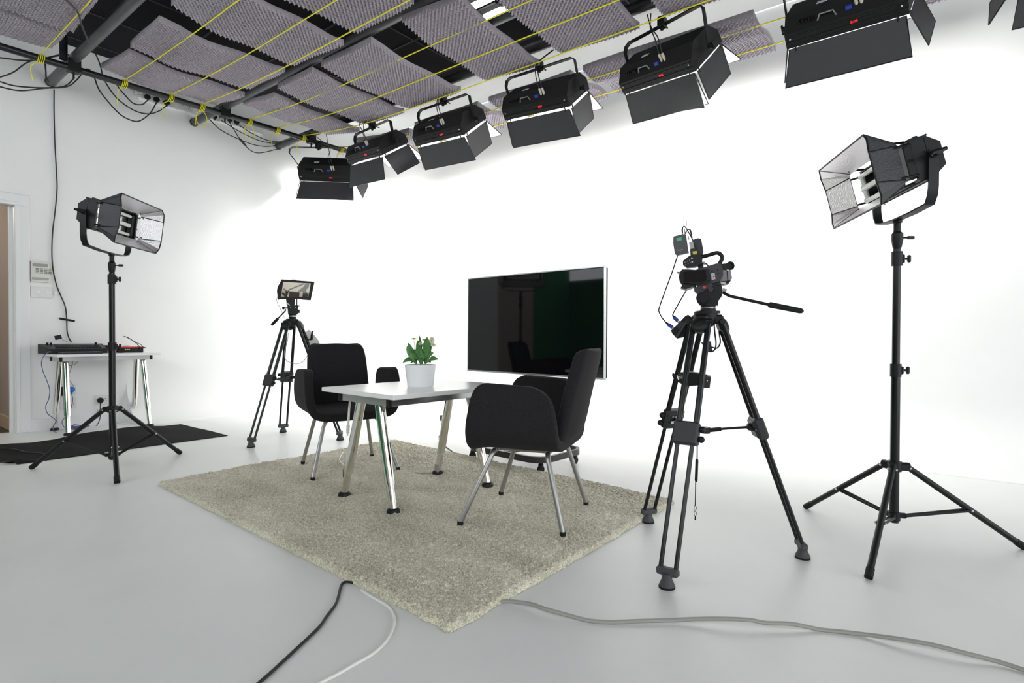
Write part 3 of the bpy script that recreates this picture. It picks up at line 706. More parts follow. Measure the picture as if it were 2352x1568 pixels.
# ------------------------------------------------------------------ shaggy rug
def rug():
    L, F_, R, B = (np.array(on_z(*p)) for p in ((363, 1113), (1036, 1456), (1550, 1155), (905, 1014)))
    nu, nv = 560, 400
    U, V = np.meshgrid(np.linspace(0, 1, nu), np.linspace(0, 1, nv), indexing='ij')
    def bil(U, V): return ((1 - U) * (1 - V))[..., None] * F_ + (U * (1 - V))[..., None] * L + ((1 - U) * V)[..., None] * R + (U * V)[..., None] * B
    pts = bil(U, V)
    rs = np.random.RandomState(3)
    x, y = pts[..., 0], pts[..., 1]
    edge = np.minimum(np.minimum(U, 1 - U) * 2.5, np.minimum(V, 1 - V) * 1.7)
    rn = np.clip(edge / 0.022, 0, 1); rn = np.sqrt(1 - (1 - rn) ** 2)
    def blur(sig):
        f = np.fft.fft2(rs.randn(nu, nv)); ku = np.fft.fftfreq(nu)[:, None]; kv = np.fft.fftfreq(nv)[None, :]
        g_ = np.real(np.fft.ifft2(f * np.exp(-2 * (math.pi * sig) ** 2 * (ku ** 2 + kv ** 2)))); return g_ / g_.std()
    tuft = blur(1.0) * 0.7 + blur(2.2) * 0.3
    h = 0.022 * rn + 0.0028 * tuft * rn + rs.randn(nu, nv) * 0.0016 * rn + 0.0022 * blur(26) * rn
    jx = rs.randn(nu, nv) * 0.0014 + blur(2.5) * 0.003 * (1 - rn); jy = rs.randn(nu, nv) * 0.0014 + blur(2.5) * 0.003 * (1 - rn)
    # straggling edge
    pts[..., 0] += jx; pts[..., 1] += jy; pts[..., 2] = 0.001 + np.maximum(h, 0)
    o0 = np.array([float(pts[..., 0].mean()), float(pts[..., 1].mean()), 0.0])
    vs = (pts - o0).reshape(-1, 3)
    I, J = np.meshgrid(np.arange(nu - 1), np.arange(nv - 1), indexing='ij'); q = (I * nv + J).ravel()
    Fs = np.stack([q, q + 1, q + nv + 1, q + nv], 1)
    me = bpy.data.meshes.new('shaggy_rug'); me.from_pydata(vs.tolist(), [], Fs.tolist())
    me.polygons.foreach_set('use_smooth', [True] * len(me.polygons))
    m = mat('beige_pile', (0.50, 0.44, 0.335), 0.95, sheen=0.3); N = m.node_tree.nodes; Lk = m.node_tree.links
    tc = N.new('ShaderNodeTexCoord'); bs = N['Principled BSDF']
    n1 = N.new('ShaderNodeTexNoise'); n1.inputs['Scale'].default_value = 190; n1.inputs['Detail'].default_value = 3
    n2 = N.new('ShaderNodeTexNoise'); n2.inputs['Scale'].default_value = 5; n2.inputs['Detail'].default_value = 5
    mp = N.new('ShaderNodeMapping'); mp.inputs['Scale'].default_value = (1, 0.45, 1); mp.inputs['Rotation'].default_value = (0, 0, 0.9)
    cr = N.new('ShaderNodeValToRGB'); cr.color_ramp.elements[0].position = 0.3; cr.color_ramp.elements[1].position = 0.68
    cr.color_ramp.elements[0].color = (0.37, 0.325, 0.225, 1); cr.color_ramp.elements[1].color = (0.92, 0.88, 0.71, 1)
    mx = N.new('ShaderNodeMath'); mx.operation = 'MULTIPLY_ADD'; mx.inputs[1].default_value = 0.45; mx.inputs[2].default_value = -0.22
    ad = N.new('ShaderNodeMath'); ad.operation = 'ADD'
    Lk.new(tc.outputs['Object'], n1.inputs['Vector']); Lk.new(tc.outputs['Object'], mp.inputs['Vector']); Lk.new(mp.outputs[0], n2.inputs['Vector'])
    Lk.new(n2.outputs['Fac'], mx.inputs[0]); Lk.new(n1.outputs['Fac'], ad.inputs[0]); Lk.new(mx.outputs[0], ad.inputs[1])
    Lk.new(ad.outputs[0], cr.inputs['Fac']); Lk.new(cr.outputs['Color'], bs.inputs['Base Color'])
    me.materials.append(m); me.update()
    ob = bpy.data.objects.new('shaggy_rug', me); C.objects.link(ob); ob.location = o0
    tag(ob, 'beige shaggy rug under the white table and the two armchairs', 'rug')
rug()
RZ = 0.022

# ------------------------------------------------------------------ tables on chrome trestle legs
def trestle_table(name, label, cen, rotz, L, W, ztop, zf, leg_y, leg_x, r=0.025):
    t = thing(name, label, 'table', (cen[0], cen[1], zf), rotz)
    q = WM[t.name]; T = lambda x, y, z: q @ Vector((x, y, z - zf))
    ax = tuple((q.to_3x3() @ a) for a in (X_, Y_, Z_))
    m = MB(); m.box(T(0, 0, ztop - 0.011), (L, W, 0.022), ax, bev=0.0025); m.build('tabletop', LAM, t)
    za = ztop - 0.022 - 0.022
    for sg in (-1, 1):
        m = MB(); m.box(T(0, sg * (W / 2 - 0.11), za), (L - 0.10, 0.018, 0.043), ax, bev=0.002); m.build('side_rail', RAIL, t)
        m = MB(); m.box(T(sg * (L / 2 - 0.055), 0, za), (0.012, W - 0.20, 0.043), ax, bev=0.002); e = m.build('end_rail', RAIL, t)
        for s2 in (-1, 1):
            m = MB(); m.box(T(sg * (L / 2 - 0.052), s2 * (W / 2 - 0.105), za), (0.02, 0.022, 0.046), ax, bev=0.002); m.build('corner_block', BLACKP, t)
    for sx in (-1, 1):
        for sy in (-1, 1):
            top = T(sx * (leg_x - 0.015), sy * 0.075, ztop - 0.045); ft = T(sx * leg_x, sy * leg_y, zf + 0.012)
            d = (ft - top); k = top + d * 0.76
            m = MB(); m.cyl(top, k, r, seg=24); lg = m.build('leg', CHROME, t)
            m = MB(); m.cyl(k - d * 0.02, ft, r * 0.78, seg=24); m.cyl(k - d.normalized() * 0.0, k + d.normalized() * 0.004, r * 1.02, seg=24); m.build('extension', CHROME, lg)
            m = MB(); m.lathe([(0.022, 0.014), (0.030, 0.008), (0.034, -0.006), (0.03, -0.010)], ft - Z_ * 0.0, seg=24); m.build('foot', BLACKP, lg)
    return t, T
tbl, TT = trestle_table('side_table', 'low white table on chrome trestle legs standing on the beige rug', (2.1145, 2.3165), rad(-3.2), 0.80, 0.625, 0.60, RZ, 0.213, 0.325)
# tape and leads on the table legs
m = MB(); a, b = TT(-0.312, -0.11, 0.47), TT(-0.325, -0.213, 0.03); k0 = a.lerp(b, 0.43); k1 = a.lerp(b, 0.53); m.cyl(TT(-0.313, -0.128, 0.345), TT(-0.3145, -0.1405, 0.298), 0.0258, seg=24); m.build('tape_band', BLACKR, tbl)
PT = Plane(1.80, 2.56)
m = MB(); m.tube(spline([PT(815, 915), PT(822, 935, -.01), PT(820, 970), PT(812, 1010), PT(806, 1050), PT(801, 1090), PT(796, 1105)], 5), 0.005, 6)
solo(m, 'power_lead', CABLEW, 'white lead running down the left rear leg of the white table', 'cable')
m = MB(); m.box(PT(793, 1087), (0.02, 0.02, 0.045), bev=0.003); solo(m, 'in_line_switch', GREYP, 'small grey in-line switch by the foot of the left table leg', 'switch')
m = MB(); m.tube(spline([PT(806, 915, 0.1), PT(803, 940, 0.1), PT(800, 985, 0.1)], 5), 0.006, 6); m.cyl(PT(800, 982, 0.1), PT(799, 1002, 0.1), 0.010, 0.009, seg=8); m.cyl(PT(799, 1002, 0.1), PT(798.5, 1008, 0.1), 0.0035, seg=6)
solo(m, 'hanging_lead', CABLEW, 'short white lead dangling from under the white table', 'cable')
P3 = Plane(2.44, 2.54)
m = MB(); m.tube(spline([P3(1031, 940), P3(1020, 955, -.02), P3(1014, 965, -.03), P3(1015, 990, -.03), P3(1017, 1015, -.03), P3(1018, 1035, -.03), P3(1014, 1060, -.03), P3(1003, 1078, -.03)], 5), 0.004, 6)
m.box(P3(1015, 958, -.03), (0.02, 0.02, 0.035), bev=0.003); m.box(P3(1012, 1005, -.03), (0.022, 0.02, 0.04), bev=0.003); m.box(P3(1004, 1072, -.03), (0.02, 0.03, 0.05), bev=0.003)
solo(m, 'taped_cable', CABLEG, 'grey cable taped down the far rear leg of the white table', 'cable')
m = MB(); m.tube(spline([on_z(955, 1085, .028), on_z(975, 1087, .03), on_z(998, 1085, .032)], 5), 0.003, 6); solo(m, 'thin_lead', CABLEG, 'thin grey lead lying on the rug at the far table leg', 'cable')
m = MB(); m.tube(spline([on_z(783, 1027, .006), on_z(790, 1034, .03), on_z(785, 1043, .03), on_z(780, 1055, .03), on_z(788, 1066, .03), on_z(797, 1070, .03)], 6), 0.0035, 6)
solo(m, 'white_lead', CABLEW, 'white lead snaking over the rear edge of the rug', 'cable')

# potted daisies
pc = Vector((2.10, 2.285, 0.60))
t = thing('potted_plant', 'white ribbed pot of white daisies standing on the white table', 'plant', pc)
prof = [(0.066, 0.0), (0.069, 0.003)]
for i in range(22):
    z = 0.004 + 0.105 * i / 21; r = 0.0695 + 0.013 * i / 21; prof += [(r, z), (r + 0.0008, z + 0.0025)]
prof += [(0.0835, 0.113), (0.0835, 0.118), (0.080, 0.118), (0.078, 0.10)]
MB().lathe(prof, pc, seg=48).build('pot', POT, t)
MB().lathe([(0.078, 0.10), (0.03, 0.106), (0.0, 0.107)], pc, seg=24).build('soil', SOIL, t)
PP = Plane(pc.x, pc.y, (900, 750, 150 / 1568))
def leaf(base, tip, wid, lift, roll=0.0):
    m = MB(); d = tip - base; side = d.cross(PP.n).normalized()
    side = (Matrix.Rotation(roll, 3, d.normalized()) @ side); nr = side.cross(d).normalized(); G = []
    for i in range(9):
        s = i / 8; w_ = wid * (0.16 + 0.1 * s if s < 0.3 else 1.0) * (math.sin(math.pi * min(1, max(0.02, (s - 0.18) / 0.82))) ** 0.7 if s > 0.3 else 1)
        w_ = max(w_, 0.0008) if s < 1 else 0.0006
        c = base + d * s + Z_ * lift * math.sin(math.pi * s) - Z_ * 0.012 * s * s
        G.append([c - side * w_ / 2 + nr * 0.15 * w_, c, c + side * w_ / 2 + nr * 0.15 * w_])
    m.sheet(G, 0.0008); return m
leaves = [((580, 890), (365, 325), 0.022, 0.0), ((585, 890), (360, 400), 0.024, -.01), ((560, 885), (255, 810), 0.02, 0.03), ((570, 890), (380, 610), 0.008, 0.01), ((690, 900), (450, 600), 0.026, 0.03),
          ((700, 890), (620, 270), 0.024, 0.0), ((700, 890), (660, 150), 0.018, 0.0), ((720, 890), (600, 420), 0.026, 0.01), ((720, 890), (560, 690), 0.024, 0.02), ((705, 895), (500, 480), 0.024, 0.01),
          ((810, 890), (845, 185), 0.026, 0.0), ((815, 890), (920, 260), 0.026, 0.0), ((800, 890), (1005, 570), 0.024, 0.03), ((830, 885), (1125, 740), 0.021, 0.02), ((810, 890), (925, 700), 0.012, 0.02),
          ((720, 890), (840, 590), 0.026, 0.02), ((740, 890), (740, 480), 0.024, 0.0), ((790, 890), (870, 420), 0.026, 0.0), ((820, 890), (950, 800), 0.024, 0.02), ((560, 885), (440, 820), 0.024, 0.02), ((600, 890), (540, 600), 0.026, 0.0), ((680, 890), (690, 560), 0.026, 0.0), ((735, 890), (800, 700), 0.024, 0.0), ((600, 890), (480, 700), 0.02, 0.01)]
lr = random.Random(2)
for (b0, t0, wd_, lf) in leaves:
    db = lr.uniform(-0.03, 0.03); dt = db * 1.6 + lr.uniform(-0.035, 0.035)
    leaf(PP(*b0, db), PP(*t0, dt), wd_ * 1.4, lf * 0.6, lr.uniform(-0.8, 0.8)).build('leaf', LEAF, t)
flowers = [((530, 295), (560, 880), 0.0165, 0.75), ((780, 315), (720, 880), 0.014, 0.7), ((955, 340), (820, 880), 0.018, 0.2), ((790, 445), (720, 880), 0.0195, 0.45), ((990, 440), (820, 880), 0.016, 0.5), ((680, 415), (700, 880), 0.012, 0.6), ((960, 285), (810, 880), 0.013, 0.5)]
for (f, b0, r_, tilt_) in flowers:
    dd = lr.uniform(-0.035, 0.01); hd = PP(*f, dd); fl = thing  # flower head faces up and a little toward the room
    ax = (Z_ * tilt_ - PP.n * (1 - tilt_)).normalized(); x, y, z = frame_from(ax)
    m = MB(); m.tube(spline([PP(*b0, dd * 0.4), (PP(*b0, dd * .4) + hd) / 2 + Vector((0.004, 0.003, 0.01)), hd - z * 0.004], 5), 0.0013, 5); st = m.build('flower_stem', STEM, t)
    m = MB()
    for k in range(14):
        for ring, (rr_, hh) in enumerate(((1.0, 0.0), (0.72, 0.0022))):
            a_ = 2 * math.pi * (k + 0.5 * ring) / 14; rd = x * math.cos(a_) + y * math.sin(a_); tn = z.cross(rd)
            p0 = hd + rd * 0.002 + z * hh; p1 = hd + rd * r_ * rr_ + z * (hh + 0.001); mdd = hd + rd * r_ * rr_ * 0.6 + z * (hh + 0.0022)
            m.add([p0, mdd - tn * r_ * 0.30, p1, mdd + tn * r_ * 0.30], [(0, 1, 2, 3)])
    m.build('petals', PETAL, st, recalc=False)
    MB().ball(hd + z * 0.0025, r_ * 0.3, 8, 6).build('flower_centre', POLLEN, st)

# ------------------------------------------------------------------ upholstered armchairs
def armchair(label, cen, facing):
    t = thing('armchair', label, 'chair', (cen[0], cen[1], RZ), rad(facing - 90), group='charcoal armchairs at the white table')
    # cross-section from left arm top, round under the seat, to right arm top
    half = [(0.263, 0.664), (0.2645, 0.650), (0.267, 0.62), (0.269, 0.56), (0.268, 0.50), (0.262, 0.45), (0.243, 0.415), (0.209, 0.398), (0.15, 0.392), (0.075, 0.392), (0.0, 0.392)]
    def yr(z):
        tab = [(0.390, 0.222, -0.215), (0.415, 0.222, -0.212), (0.45, 0.218, -0.210), (0.50, 0.209, -0.205), (0.56, 0.197, -0.197), (0.60, 0.188, -0.188), (0.625, 0.178, -0.174), (0.650, 0.152, -0.142), (0.664, 0.112, -0.090), (0.70, 0.112, -.090)]
        for (z0, f0, b0), (z1, f1, b1) in zip(tab, tab[1:]):
            if z <= z1:
                k = max(0, (z - z0) / (z1 - z0)); return f0 + (f1 - f0) * k, b0 + (b1 - b0) * k
    def row(x, z):
        f, b = yr(z); n = 9; ys = [b + (f - b) * (0.5 - 0.5 * math.cos(math.pi * i / (n - 1))) * 1.0 for i in range(n)]
        out = []
        for i, y in enumerate(ys):
            dz = -0.020 * max(0, (y - 0.12) / 0.10) ** 2 if abs(x) < 0.25 else 0   # waterfall front edge
            if 0.6 < z: dz += 0.012 * (y / 0.25)
            out.append(Vector((x, y, z - RZ + dz)))
        return out
    sec = [(-x, z) for x, z in half] + [(x, z) for x, z in half[-2::-1]]
    rows_ = [row(x, z) for x, z in sec]
    MB().sheet(rows_[5:-5], 0.052).build('seat', FABRIC, t, subsurf=2, local=True)
    MB().sheet(rows_[:8], 0.052).build('armrest', FABRIC, t, subsurf=2, local=True)
    MB().sheet(rows_[-8:], 0.052).build('armrest', FABRIC, t, subsurf=2, local=True)
    spine = [(-0.135, 0.385), (-0.180, 0.395), (-0.212, 0.425), (-0.228, 0.47), (-0.243, 0.54), (-0.260, 0.62), (-0.280, 0.70), (-0.298, 0.765), (-0.307, 0.803), (-0.310, 0.817)]
    wid = [0.200, 0.208, 0.210, 0.209, 0.206, 0.203, 0.199, 0.193, 0.178, 0.150]
    G = []
    for (y, z), w_ in zip(spine, wid):
        G.append([Vector((w_ * s, y + (0.030 * abs(s) ** 2.2 if z > 0.42 else 0.012 * abs(s) ** 2), z - RZ)) for s in np.linspace(-1, 1, 11)])
    MB().sheet(G, 0.055).build('backrest', FABRIC, t, subsurf=2, local=True)
    # frame and legs
    m = MB(); zt = 0.352 - RZ
    for y in (0.12, -0.13): m.tube([(-0.15, y, zt), (0.15, y, zt)], 0.011, 10)
    m.tube([(-0.10, 0.12, zt), (-0.10, -0.13, zt)], 0.011, 10); m.tube([(0.10, 0.12, zt), (0.10, -0.13, zt)], 0.011, 10)
    for y in (0.12, -0.13):
        for x in (-0.12, 0.12): m.cyl((x, y, zt), (x, y, zt + 0.03), 0.014, seg=10)
    m.build('under_frame', STEEL, t, local=True)
    for sx in (-1, 1):
        for (y0, y1, x1) in ((0.12, 0.245, 0.26), (-0.13, -0.225, 0.232)):
            pts = [Vector((sx * 0.12, y0, zt)), Vector((sx * 0.145, y0 * 1.02, zt - 0.002)), Vector((sx * 0.162, y0 * 1.06, zt - 0.014)), Vector((sx * 0.175, y0 * 1.12, zt - 0.04)), Vector((sx * x1, y1, 0.012))]
            m = MB(); m.tube(pts[:1] + spline(pts[1:4], 4) + [pts[4]], 0.0115, 12); lg = m.build('leg', STEEL, t, local=True)
            m = MB(); m.cyl((sx * x1, y1, -0.002), (sx * x1 * 0.995, y1 * 0.995, 0.018), 0.0135, seg=12); m.build('foot_cap', BLACKR, lg, local=True)
    return t
armchair('charcoal armchair facing the camera side, behind the left end of the white table', (2.215, 3.105), -111.5)
armchair('charcoal armchair seen from its back and side, nearest the camera', (2.178, 1.605), 108.5)

# ------------------------------------------------------------------ television on a trolley
def tv():
    a, b = Vector((3.165, 1.745, 0)), Vector((3.245, 2.990, 0)); al = (b - a).normalized(); nr = Vector((-al.y, al.x, 0))   # nr faces the set
    if nr.x > 0: nr = -nr
    mid = (a + b) / 2; W = (b - a).length; z0, z1 = 0.600, 1.318; H = z1 - z0; zc = (z0 + z1) / 2; ax = (al, nr, Z_)
    t = thing('television', 'large black flat-screen television in a thin silver frame on a floor trolley', 'television', mid)
    m = MB(); m.box(mid + Z_ * zc - nr * 0.022, (W - 0.01, 0.035, H - 0.01), ax, bev=0.006); m.build('back_cover', BLACKP, t)
    m = MB(); m.box(mid + Z_ * zc + nr * 0.001, (W - 0.016, 0.006, H - 0.022), ax); m.build('screen', SCREEN, t)
    m = MB(); e = 0.008
    for sg in (-1, 1):
        m.box(mid + al * sg * (W / 2 - e / 2) + Z_ * zc, (e, 0.022, H), ax, bev=0.002); m.box(mid + Z_ * (zc + sg * (H / 2 - e / 2)), (W, 0.022, e), ax, bev=0.002)
    m.box(mid + Z_ * (z0 + 0.006) + nr * 0.002, (W, 0.020, 0.013), ax, bev=0.002); m.build('bezel', mat('silver_bezel', (0.75, 0.75, 0.77), 0.25, 0.9), t)
    m = MB(); cb = mid - nr * 0.075
    m.box(cb + Z_ * 0.62, (0.07, 0.05, 1.05), ax, bev=0.006); m.box(mid - nr * 0.05 + Z_ * 0.95, (0.42, 0.02, 0.30), ax, bev=0.005); m.build('column', BLACKP, t)
    # rounded floor frame on castors
    loop = []; hx, hy, rr_ = 0.235, 0.34, 0.10; c0 = Vector((3.15, 2.37, 0))
    for qx, qy, a0 in ((1, 1, 0), (-1, 1, 90), (-1, -1, 180), (1, -1, 270)):
        for k in range(7):
            an = rad(a0 + 15 * k); loop.append(c0 + nr * (-(qx * (hx - rr_) + rr_ * math.cos(an))) + al * (qy * (hy - rr_) + rr_ * math.sin(an)))
    G = []
    n_ = len(loop)
    for i in range(n_):
        p = loop[i]; tn = (loop[(i + 1) % n_] - loop[i - 1]).normalized(); sd_ = Z_.cross(tn)
        G.append([p + sd_ * 0.010 + Z_ * 0.068, p + sd_ * 0.010 + Z_ * 0.108, p - sd_ * 0.010 + Z_ * 0.108, p - sd_ * 0.010 + Z_ * 0.068])
    G.append(G[0]); m = MB(); m.grid(G, wrap=True)
    m.box(c0 + Z_ * 0.09 - nr * 0.02, (0.05, 2 * hx - 0.03, 0.022), ax, bev=0.006); m.build('trolley_base', mat('brown_black_steel', (0.035, 0.032, 0.032), 0.4), t, smooth=30)
    for qx in (-1, 1):
        for qy in (-1, 1):
            p = c0 + nr * qx * (hx - 0.05) + al * qy * (hy - 0.03)
            m = MB(); m.cyl(p + Z_ * 0.05, p + Z_ * 0.09, 0.008, seg=8); m.box(p + Z_ * 0.05 + nr * 0.012, (0.03, 0.03, 0.03), ax, bev=0.006); ca = m.build('castor', BLACKP, t)
            m = MB(); m.cyl(p + Z_ * 0.026 + nr * 0.014 - al * 0.011, p + Z_ * 0.026 + nr * 0.014 + al * 0.011, 0.025, seg=16); m.build('wheel', BLACKR, ca)
tv()
m = MB(); m.tube(spline([on_z(1006, 1018, .004), on_z(1024, 1026, .004), on_z(1054, 1046, .004), on_z(1085, 1052, .004), on_z(1120, 1060, .004)], 5), 0.004, 6)
solo(m, 'trailing_cable', CABLEB, 'black cable on the floor behind the rug leading to the television trolley', 'cable')

# ------------------------------------------------------------------ camera tripods
def tripod(cen, feet, zap, label, k=1.0, spread_z=0.5, mid=0.43):
    c0 = Vector((cen[0], cen[1], 0)); t = thing('camera_tripod', label, 'tripod', c0, group='black twin-tube camera tripods')
    ap = c0 + Z_ * zap
    m = MB(); m.lathe([(0.028 * k, -0.05), (0.045 * k, -0.035), (0.05 * k, -0.005), (0.05 * k, 0.010), (0.042 * k, 0.014)], ap, seg=24)
    for f in feet:
        r = (Vector((f[0], f[1], 0)) - c0).normalized(); m.box(ap + r * 0.045 * k - Z_ * 0.02, (0.05 * k, 0.06 * k, 0.04 * k), (r, Z_.cross(r), Z_), bev=0.008)
    m.build('crown', BLACKP, t)
    m = MB(); hub = c0 + Z_ * spread_z; m.cyl(hub - Z_ * 0.012, hub + Z_ * 0.012, 0.022 * k, seg=14)
    sp = m.build('spreader', BLACKP, t)
    for f in feet:
        F = Vector((f[0], f[1], 0.0)); r = (F - c0).normalized(); sd_ = Z_.cross(r)
        top = ap + r * 0.062 * k - Z_ * 0.03; ft = F + Z_ * 0.055 * k - r * 0.012; md = top.lerp(ft, mid); off = 0.036 * k; o2 = 0.030 * k
        m = MB()
        for q in (-1, 1): m.cyl(top + sd_ * q * off * 0.9, md + sd_ * q * off, 0.0125 * k, seg=14)
        lg = m.build('leg', BLACKG, t); dl = (ft - top).normalized(); nl = dl.cross(sd_)
        m = MB(); m.box(top + dl * 0.014, (0.036 * k, 2.3 * off, 0.060 * k), (nl, sd_, dl), bev=0.012); m.lathe([(0.034 * k, -0.004), (0.034 * k, 0.016 * k), (0.026 * k, 0.022 * k), (0.012 * k, 0.023 * k)], top + dl * 0.020, axis=(nl if nl.dot(r) > 0 else -nl), seg=22); m.cyl(top - sd_ * off * 1.35, top + sd_ * off * 1.35, 0.012 * k, seg=10)
        m.build('leg_bracket', BLACKP, lg)
        m = MB()
        for q in (-1, 1): m.cyl(md - dl * 0.01 + sd_ * q * o2, ft + sd_ * q * o2, 0.0088 * k, seg=12)
        m.build('lower_leg', BLACKG, lg)
        m = MB(); m.box(md, (0.04 * k, 2.9 * off, 0.095 * k), (nl, sd_, dl), bev=0.007)
        for q in (-1, 1): m.box(md + dl * q * 0.023 * k - nl * 0.022 * k, (0.012 * k, 2.5 * off, 0.032 * k), (nl, sd_, dl), bev=0.006)
        lk = m.build('leg_lock', GREYP, lg)
        m = MB()
        for q in (-1, 1): m.ball(md + dl * q * 0.02 * k + sd_ * 1.75 * off, 0.014 * k, 10, 8)
        m.build('lock_lever', BLACKP, lk)
        m = MB(); m.box(ft + Z_ * 0.004, (0.03 * k, 2.9 * o2, 0.03 * k), (r, sd_, Z_), bev=0.006)
        m.lathe([(0.030 * k, -0.055 * k), (0.030 * k, -0.045 * k), (0.019 * k, -0.02 * k), (0.022 * k, 0.0)], ft + r * 0.006, seg=16)
        fo = m.build('foot', GREYB, lg)
        m = MB(); m.lathe([(0.031 * k, -0.0), (0.031 * k, 0.008 * k)], Vector((ft.x, ft.y, 0.0)) + r * 0.006, seg=16); m.build('sole', BLACKR, fo)
        m = MB(); e = md - r * 0.03; m.cyl(hub + r * 0.018, hub.lerp(e, 0.35) , 0.0095 * k, seg=8); m.cyl(hub.lerp(e, 0.33), e, 0.0055 * k, seg=8); m.box(e, (0.03 * k, 0.03 * k, 0.03 * k), (r, sd_, Z_), bev=0.005); m.build('arm', BLACKP, sp)
    return t
tri_r = tripod((2.28, 0.80), [(2.49, 1.143), (1.877, 0.79), (2.474, 0.47)], 0.966, 'black tripod carrying the camcorder, its near foot in front of the rug corner', 0.92, 0.498, 0.475)
tri_l = tripod((2.576, 4.367), [(2.191, 4.311), (2.717, 4.758), (2.819, 4.033)], 0.995, 'black tripod carrying the prompter screen, behind the far armchair', 1.0, 0.52, 0.5)

# --- fluid head and camcorder on the near tripod
P0 = Plane(2.28, 0.80); R1 = P0.w((1480, 480, 250 / 1568)); RA = P0.w((1420, 700, 450 / 2352)); RB = P0.w((1500, 830, 280 / 1909)); RC = P0.w((1400, 960, 500 / 1960))
t = thing('fluid_head', 'black fluid head with a red button and long pan handle on the near tripod', 'tripod head', P0(1627, 718))
m = MB(); m.slab(R1, [(800, 1190), (965, 1105), (1115, 1120), (1118, 1250), (1062, 1330), (1062, 1390), (800, 1388), (760, 1340), (768, 1235)], -0.032, 0.038); m.build('body', BLACKP, t, smooth=0)
m = MB(); m.slab(R1, [(720, 1135), (840, 1115), (960, 1085), (985, 1120), (800, 1225), (760, 1225), (718, 1185)], -0.040, 0.040); m.build('plate_clamp', GREYP, t, smooth=0)
m = MB(); m.cyl(R1(865, 1140, -0.040), R1(865, 1140, -0.052), 0.0062, seg=14); m.build('red_button', RED, t)
m = MB(); c0 = R1(838, 1290, -0.034); m.lathe([(0.024, 0.0), (0.024, 0.012), (0.019, 0.013), (0.019, 0.02), (0.008, 0.022)], c0, axis=-P0.n, seg=24); m.build('drag_knob', BLACKR, t)
m = MB(); m.lathe([(0.010, 0.0), (0.010, 0.006)], R1(955, 1165, -0.036), axis=-P0.n, seg=16); m.build('tilt_lock', GREYP, t)
m = MB(); b0 = R1(918, 1475); zt = R1(918, 1390).z - b0.z; m.lathe([(0.030, 0.0), (0.030, zt * 0.45), (0.026, zt * 0.5), (0.026, zt * 0.62), (0.029, zt * 0.66), (0.029, zt)], b0, seg=28); m.build('neck', BLACKP, t)
m = MB(); m.lathe([(0.0285, zt * 0.5), (0.0285, zt * 0.62)], b0, seg=28); m.build('levelling_ring', ALU, t)
m = MB(); m.lathe([(0.047, -0.008), (0.047, 0.002)], b0, seg=28); m.build('base_disc', BLACKP, t)
m = MB(); m.tube(spline([R1(1125, 1195), R1(1160, 1215), R1(1230, 1250), R1(1320, 1272), P0(1768, 700)], 5), 0.0062, 10); ph = m.build('pan_handle', BLACKP, t)
m = MB(); m.tube([P0(1766, 699), P0(1769, 700), P0(1838, 713.5), P0(1843, 714.5), P0(1846, 715)], [0.0105, 0.0115, 0.0108, 0.0085, 0.003], 14); m.build('grip', BLACKR, ph)
m = MB(); m.cyl(R1(1120, 1160, 0.0), R1(1185, 1175, 0.0), 0.007, seg=10); m.build('handle_clamp', LIGHTGREY, t)

t = thing('camcorder', 'black camcorder on the near tripod, pointing left with its side screen open', 'camera', R1(900, 1100))
GUN = mat('gunmetal_plastic', (0.045, 0.041, 0.048), 0.38, spec=0.3)
m = MB(); m.slab(R1, [(735, 890), (850, 855), (1030, 798), (1095, 800), (1125, 860), (1130, 960), (1085, 1050), (960, 1085), (760, 1115), (705, 1010)], -0.036, 0.045); m.build('body', GUN, t, smooth=0)
m = MB()
for u_, v_ in ((1052, 885), (1062, 945), (975, 905), (1000, 985), (905, 890)): m.cyl(R1(u_, v_, -0.036), R1(u_, v_, -0.040), 0.0026, seg=10)
m.build('buttons', BLACKP, t)
m = MB(); m.slab(R1, [(958, 940), (1010, 930), (1022, 1020), (968, 1036)], -0.038, -0.036); m.build('card_door', LIGHTGREY, t, smooth=0)
m = MB(); m.slab(R1, [(562, 922), (740, 900), (930, 888), (952, 1045), (760, 1095), (575, 1078)], -0.062, -0.052); ls = m.build('side_screen', BLACKP, t, smooth=0)
m = MB(); m.slab(R1, [(572, 930), (740, 908), (880, 900), (900, 1048), (760, 1080), (583, 1068)], -0.0635, -0.0622); m.build('display', SCREEN, ls, smooth=0)
m = MB(); m.slab(R1, [(548, 884), (640, 884), (742, 893), (742, 1118), (610, 1162), (585, 1165), (525, 1150), (548, 1112), (512, 1050), (503, 985), (520, 925)], -0.045, 0.050); hd_ = m.build('lens_hood', BLACKP, t, smooth=0)
m = MB(); m.slab(R1, [(468, 914), (545, 922), (545, 934), (520, 938)], -0.04, 0.045); m.build('hood_flap', BLACKP, hd_, smooth=0)
m = MB(); m.slab(R1, [(1125, 888), (1240, 888), (1262, 1000), (1245, 1035), (1105, 1050), (1095, 1040)], -0.022, 0.045); bt = m.build('battery', mat('grey_battery', (0.22, 0.21, 0.22), 0.35), t, smooth=0)
m = MB(); m.slab(R1, [(1183, 890), (1196, 890), (1206, 1035), (1192, 1038)], -0.0235, 0.02); m.build('battery_seam', BLACKP, bt, smooth=0)
m = MB(); m.slab(R1, [(980, 1085), (1110, 1050), (1240, 1035), (1215, 1075), (1100, 1105), (990, 1110)], -0.03, 0.04); m.build('base_plate', BLACKP, t, smooth=0)
m = MB(); m.slab(R1, [(1095, 1068), (1165, 1055), (1170, 1085), (1105, 1095)], -0.032, -0.01); m.build('release_catch', LIGHTGREY, t, smooth=0)
m = MB(); m.slab(R1, [(1085, 800), (1185, 790), (1190, 880), (1100, 885)], -0.022, 0.018); vf = m.build('viewfinder', BLACKP, t, smooth=0)
